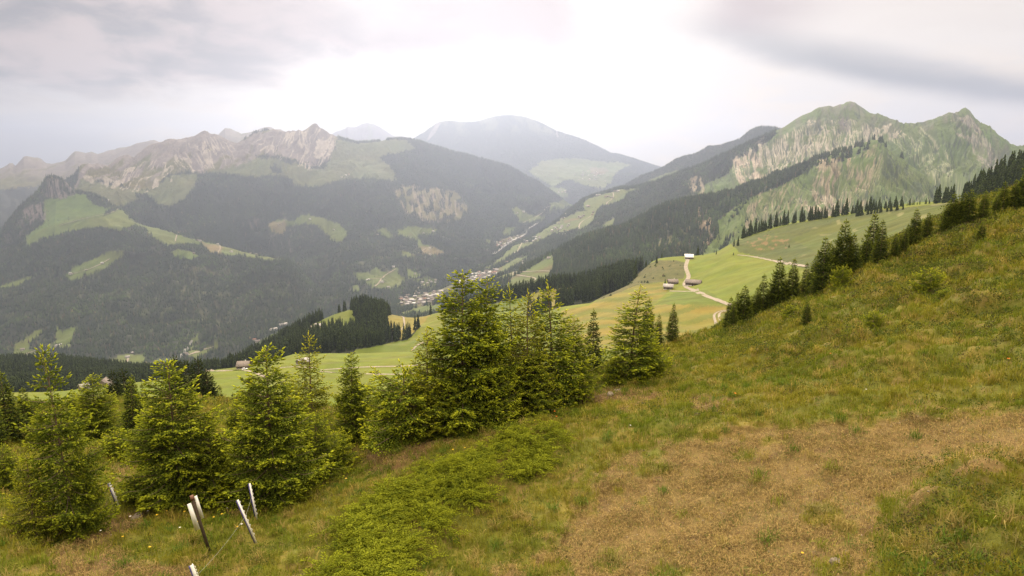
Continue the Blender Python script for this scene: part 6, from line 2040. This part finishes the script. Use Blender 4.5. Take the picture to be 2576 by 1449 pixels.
def leaves(P, rng, n, R, Hc, S, C, updir=0.5):
    """n little leaves in a low cushion round each point"""
    k = len(P); N = k * n
    r = np.sqrt(rng.random(N)) * np.repeat(R, n); a = rng.random(N) * 2 * pi
    hh = np.repeat(Hc, n) * (1 - (r / np.repeat(R, n)) ** 2) * (0.35 + 0.65 * rng.random(N)) + 0.01
    q = np.repeat(P, n, 0) + np.stack([r * np.cos(a), r * np.sin(a), hh], -1)
    d = unit(rng.normal(0, 1, (N, 3)) + np.array([0, 0, updir]))
    e = unit(np.cross(d, rng.normal(0, 1, (N, 3))))
    S = np.repeat(S, n) * (0.6 + 0.8 * rng.random(N))
    tip = q + d * S[:, None]; m = q + d * (S * 0.5)[:, None]
    V = np.stack([q, m + e * (S * 0.26)[:, None], tip, m - e * (S * 0.26)[:, None]], 1)
    F = (np.arange(N) * 4)[:, None] + np.array([0, 1, 3, 1, 2, 3])[None]
    c = np.repeat(C, n, 0) * (1 + rng.normal(0, 0.22, N))[:, None]
    return V.reshape(-1, 3), F.ravel(), np.repeat(c[:, None], 4, 1).reshape(-1, 3)


# heath and bilberry cushions: dense towards the upper right slope
def w_heath(s):
    up = sstep(s.py, 1000, 800) * sstep(s.px, 1650, 1900) + 0.35 * (s.py < 1060) + 0.25 * sstep(s.py, 1060, 1250) * (s.px < 1350) + 1.3 * (s.px > 2250) * (s.py > 1150)
    return in_view(s) * (s.v < 6.15) / np.maximum(Dg, 7) ** 1.1 * (up + 0.10) * (1 - s.dirt) * (1 - 0.7 * s.patch) * sstep(fbm(s.X / 2.5, s.Y / 2.5, 4, 201), -0.35, 0.35)
P, rng, gi, gj = ng_sample(10500, w_heath, 203)
n = len(P); D = np.hypot(P[:, 0], P[:, 1]); sc = np.clip(D / 14, 0.8, 4.5)
t = rng.random((n, 1))
C = np.where(t < 0.55, np.array((0.070, 0.095, 0.015)), np.where(t < 0.8, np.array((0.145, 0.17, 0.020)), np.array((0.085, 0.070, 0.030))))
v1 = leaves(P, rng, 46, 0.20 * sc ** 0.8 * (0.6 + 0.8 * rng.random(n)), 0.17 * sc ** 0.6 * (0.5 + 1.0 * rng.random(n)), 0.030 * sc ** 0.9, C)
# small herbs everywhere in the grass
P, rng, gi, gj = ng_sample(9000, lambda s: in_view(s) / np.maximum(Dg, 6) ** 1.2 * (s.v < 6) * (1 - 0.85 * s.dirt), 207)
n = len(P); D = np.hypot(P[:, 0], P[:, 1]); sc = np.clip(D / 14, 0.7, 3)
C = np.where(rng.random((n, 1)) < 0.6, np.array((0.075, 0.12, 0.022)), np.array((0.115, 0.145, 0.026)))
v2 = leaves(P, rng, 14, 0.08 * sc, 0.05 * sc, 0.030 * sc ** 0.8, C, 0.9)
V, F, C = join_tris([v1, v2])
o = mesh_np('heath_undergrowth', V, F, 3, M_LEAF, np.clip(C, 0.01, 0.5)); tag(o, 'low bilberry and heath cushions on the near slope', None, None, 'stuff')

# the bright mat of creeping spruce sprays in front of the clump
w1 = lambda s: in_poly(s.px + 60 * fbm(s.X / 0.9, s.Y / 0.9, 3, 5), s.py + 26 * fbm(s.X / 0.7, s.Y / 0.7, 3, 6), MAT) * (s.v < 4.5) * in_view(s) * (0.02 + 1.2 * sstep(fbm(s.X / 0.6, s.Y / 0.6, 3, 209), -0.15, 0.3))
P, rng, gi, gj = ng_sample(2100, w1, 211)
n = len(P)
az = rng.normal(0.5, 1.3, n); L = 0.28 + 0.22 * rng.random(n)
k = 22
f = np.tile((np.arange(k) + 0.5) / k, n)
Pi = np.repeat(P, k, 0); azr = np.repeat(az, k); Lr = np.repeat(L, k)
hh = np.repeat(0.05 + 0.20 * rng.random(n), k)
d0 = np.stack([np.cos(azr), np.sin(azr), np.zeros(n * k)], -1)
q = Pi + d0 * (Lr * f)[:, None]; q[:, 2] += 0.05 + hh * (0.6 + 0.4 * np.sin(f * 2.6))
sg = np.where(np.arange(n * k) % 2 == 0, 1.0, -1.0)
sv = np.stack([-np.sin(azr), np.cos(azr), np.zeros(n * k)], -1)
dv = unit(d0 * 0.7 + sv * sg[:, None] * 0.75 + rng.normal(0, 0.18, (n * k, 3)) + np.array([0, 0, 0.12]))
ln = (0.055 + 0.05 * rng.random(n * k)) * (1.2 - f * 0.5)
kk = np.clip(0.45 + 0.4 * f + np.repeat(rng.normal(0, 0.2, n), k) + rng.normal(0, 0.12, n * k), 0, 1)[:, None]
C = np.array((0.12, 0.165, 0.018)) * (1 - kk) + np.array((0.37, 0.41, 0.028)) * kk
V, F, C = spindles(q, dv, ln, np.full(n * k, 0.010), C, rng)
o = mesh_np('creeping_undergrowth', V, F, 3, M_NEEDLE, C); tag(o, 'bright green mat of creeping conifer sprays in front of the clump', None, None, 'stuff')

# pebbles and clods on the bare ground
P, rng, gi, gj = ng_sample(5200, lambda s: in_view(s) * (s.v < 6) * np.maximum(s.dirt, s.patch * 0.9) / np.maximum(Dg, 6) ** 0.6, 221)
n = len(P)
r = 0.008 + 0.016 * rng.random(n) ** 3
dirs = unit(np.array([(1, 0, 0), (-1, 0, 0), (0, 1, 0), (0, -1, 0), (0, 0, 1), (0, 0, -1)], float))
V = P[:, None, :] + dirs[None] * r[:, None, None] * (0.6 + 0.8 * rng.random((n, 6, 1))) * np.array([1.2, 1.0, 0.6])
F = (np.arange(n) * 6)[:, None] + np.array([0, 2, 4, 2, 1, 4, 1, 3, 4, 3, 0, 4, 2, 0, 5, 1, 2, 5, 3, 1, 5, 0, 3, 5])[None]
C = np.where(rng.random((n, 1)) < 0.7, np.array((0.19, 0.12, 0.055)), np.array((0.30, 0.24, 0.16))) * (1 + rng.normal(0, 0.2, n))[:, None]
o = mesh_np('gravel', V.reshape(-1, 3), F.ravel(), 3, mat_attr('clods', fine=()), np.clip(np.repeat(C[:, None], 6, 1).reshape(-1, 3), 0.02, 0.5)); tag(o, 'small clods and pebbles on the bare earth', None, None, 'stuff')

# stones one can tell apart
M_STONE = mat_plain('stone', (0.20, 0.165, 0.12), 0.9, fine=8)
def rock(x, y, size, label, seed):
    p = ng.at(x, y)
    import bmesh
    bm = bmesh.new(); bmesh.ops.create_icosphere(bm, subdivisions=3, radius=1.0)
    for v in bm.verts:
        c = v.co
        n = float(vnoise(np.array(c.x * 1.3 + seed), np.array(c.y * 1.3 + c.z), seed)) * 0.28
        q = c * (1 + n)
        q.z = max(min(q.z, 0.62), -0.6) * 0.8
        q.x = max(min(q.x, 0.85), -0.8) * 1.25
        v.co = q * size
    me = bpy.data.meshes.new('rock'); bm.to_mesh(me); bm.free(); me.materials.append(M_STONE)
    o = bpy.data.objects.new('rock', me); COL.objects.link(o); o.location = (p[0], p[1], p[2] + size * 0.15); o.rotation_euler = (0.1, 0.15, seed)
    tag(o, label, 'rock')
rock(1557, 985, 0.13, 'pale squarish stone on the earth patch right of the middle clump', 3)
rock(1536, 993, 0.10, 'smaller flat stone just left of the pale squarish one', 5)
rock(2105, 1418, 0.07, 'flat stone in the bare earth at the bottom right', 7)
rock(1755, 1044, 0.07, 'dark clod like stone in the grass above the bare ground', 9)
rock(345, 1303, 0.10, 'rounded stone on the bare earth left of the marker post', 11)

# yellow and orange flowers
M_STEM = mat_plain('flower_stem', (0.08, 0.13, 0.03), 0.8)
M_YEL = mat_plain('yellow_petals', (0.75, 0.48, 0.03), 0.6)
M_ORA = mat_plain('orange_petals', (0.80, 0.22, 0.02), 0.6)
M_WHI = mat_plain('white_petals', (0.75, 0.74, 0.68), 0.6)
def flower(mat, s, name):
    r = empty(name)
    v, f = tube_path([(0, 0, -0.02), (0.004, 0, 0.10 * s), (0, 0.004, 0.2 * s)], [0.002 * s] * 3, 4)
    mesh_np('stem', v, f, 3, M_STEM, parent=r)
    V, F = [], []
    for k in range(9):
        a = 2 * pi * k / 9
        b = len(V); c, n_ = cos(a), sin(a)
        R = 0.026 * s; w = 0.009 * s
        V += [(0, 0, 0.2 * s), (c * R * .6 - n_ * w, n_ * R * .6 + c * w, 0.206 * s), (c * R, n_ * R, 0.202 * s), (c * R * .6 + n_ * w, n_ * R * .6 - c * w, 0.206 * s)]
        F += [b, b + 3, b + 2, b + 1]
    mesh_np('petals', np.array(V), np.array(F), 4, mat, parent=r)
    return r
FY, FO, FWh = flower(M_YEL, 1.0, 'yellow_flower'), flower(M_ORA, 1.2, 'orange_flower'), flower(M_WHI, 0.9, 'white_flower')
for fl, L_, lab, cat in [
    (FY, [(421, 1300), (465, 1308), (397, 1318), (872, 1222), (370, 1290), (540, 1320), (560, 1315), (600, 1345), (355, 1300), (500, 1330), (1345, 1072), (1140, 1150), (1170, 1142), (2016, 1418), (310, 1370), (380, 1400)], 'small yellow hawkweed flower standing in the grass of the near slope', 'yellow flower'),
    (FO, [(1662, 942), (1847, 1012), (1400, 1065), (2530, 930), (1395, 1052), (1790, 920), (2085, 905)], 'small orange flower standing in the grass of the near slope', 'orange flower'),
    (FWh, [(373, 1303), (573, 1297), (520, 1282), (1585, 1085), (2177, 996), (330, 1320), (255, 1352), (455, 1345), (610, 1340), (1100, 1175)], 'small white flower standing in the grass of the near slope', 'white flower')]:
    for x, y in L_:
        p = ng.at(x, y)
        place(fl, p, rr.uniform(0, 6), rr.uniform(0.65, 1.0), lab, cat, cat + 's in the grass')
# ------------------------------------------------------------------ the air
def build_haze():
    me = bpy.data.meshes.new('haze')
    x0, x1, y0, y1, z0, z1 = -16000, 16000, -400, 15500, -1200, 1330
    vs = [(x, y, z) for x in (x0, x1) for y in (y0, y1) for z in (z0, z1)]
    fs = [(0, 1, 3, 2), (4, 6, 7, 5), (0, 4, 5, 1), (2, 3, 7, 6), (0, 2, 6, 4), (1, 5, 7, 3)]
    me.from_pydata(vs, [], fs)
    o = bpy.data.objects.new('haze', me)
    COL.objects.link(o)
    m = bpy.data.materials.new('haze')
    m.use_nodes = True
    nt = m.node_tree
    nt.nodes.clear()
    v = nt.nodes.new('ShaderNodeVolumePrincipled')
    v.inputs['Color'].default_value = (0.56, 0.67, 1.0, 1)
    v.inputs['Density'].default_value = 9.0e-5
    v.inputs['Anisotropy'].default_value = 0.62
    out = nt.nodes.new('ShaderNodeOutputMaterial')
    nt.links.new(v.outputs[0], out.inputs['Volume'])
    me.materials.append(m)
    tag(o, 'pale lavender haze filling the valley', None, None, 'stuff')
    # how high does the scene reach inside the box?
    return o


build_haze()

_top = max(float(s_.Z.max()) for s_ in SHEETS.values()); _bot = min(float(s_.Z.min()) for s_ in SHEETS.values())
_far = max(float(s_.Y.max()) for s_ in SHEETS.values()); _x = max(float(np.abs(s_.X).max()) for s_ in SHEETS.values())
print('land extent: top', _top, 'bottom', _bot, 'far', _far, 'side', _x)
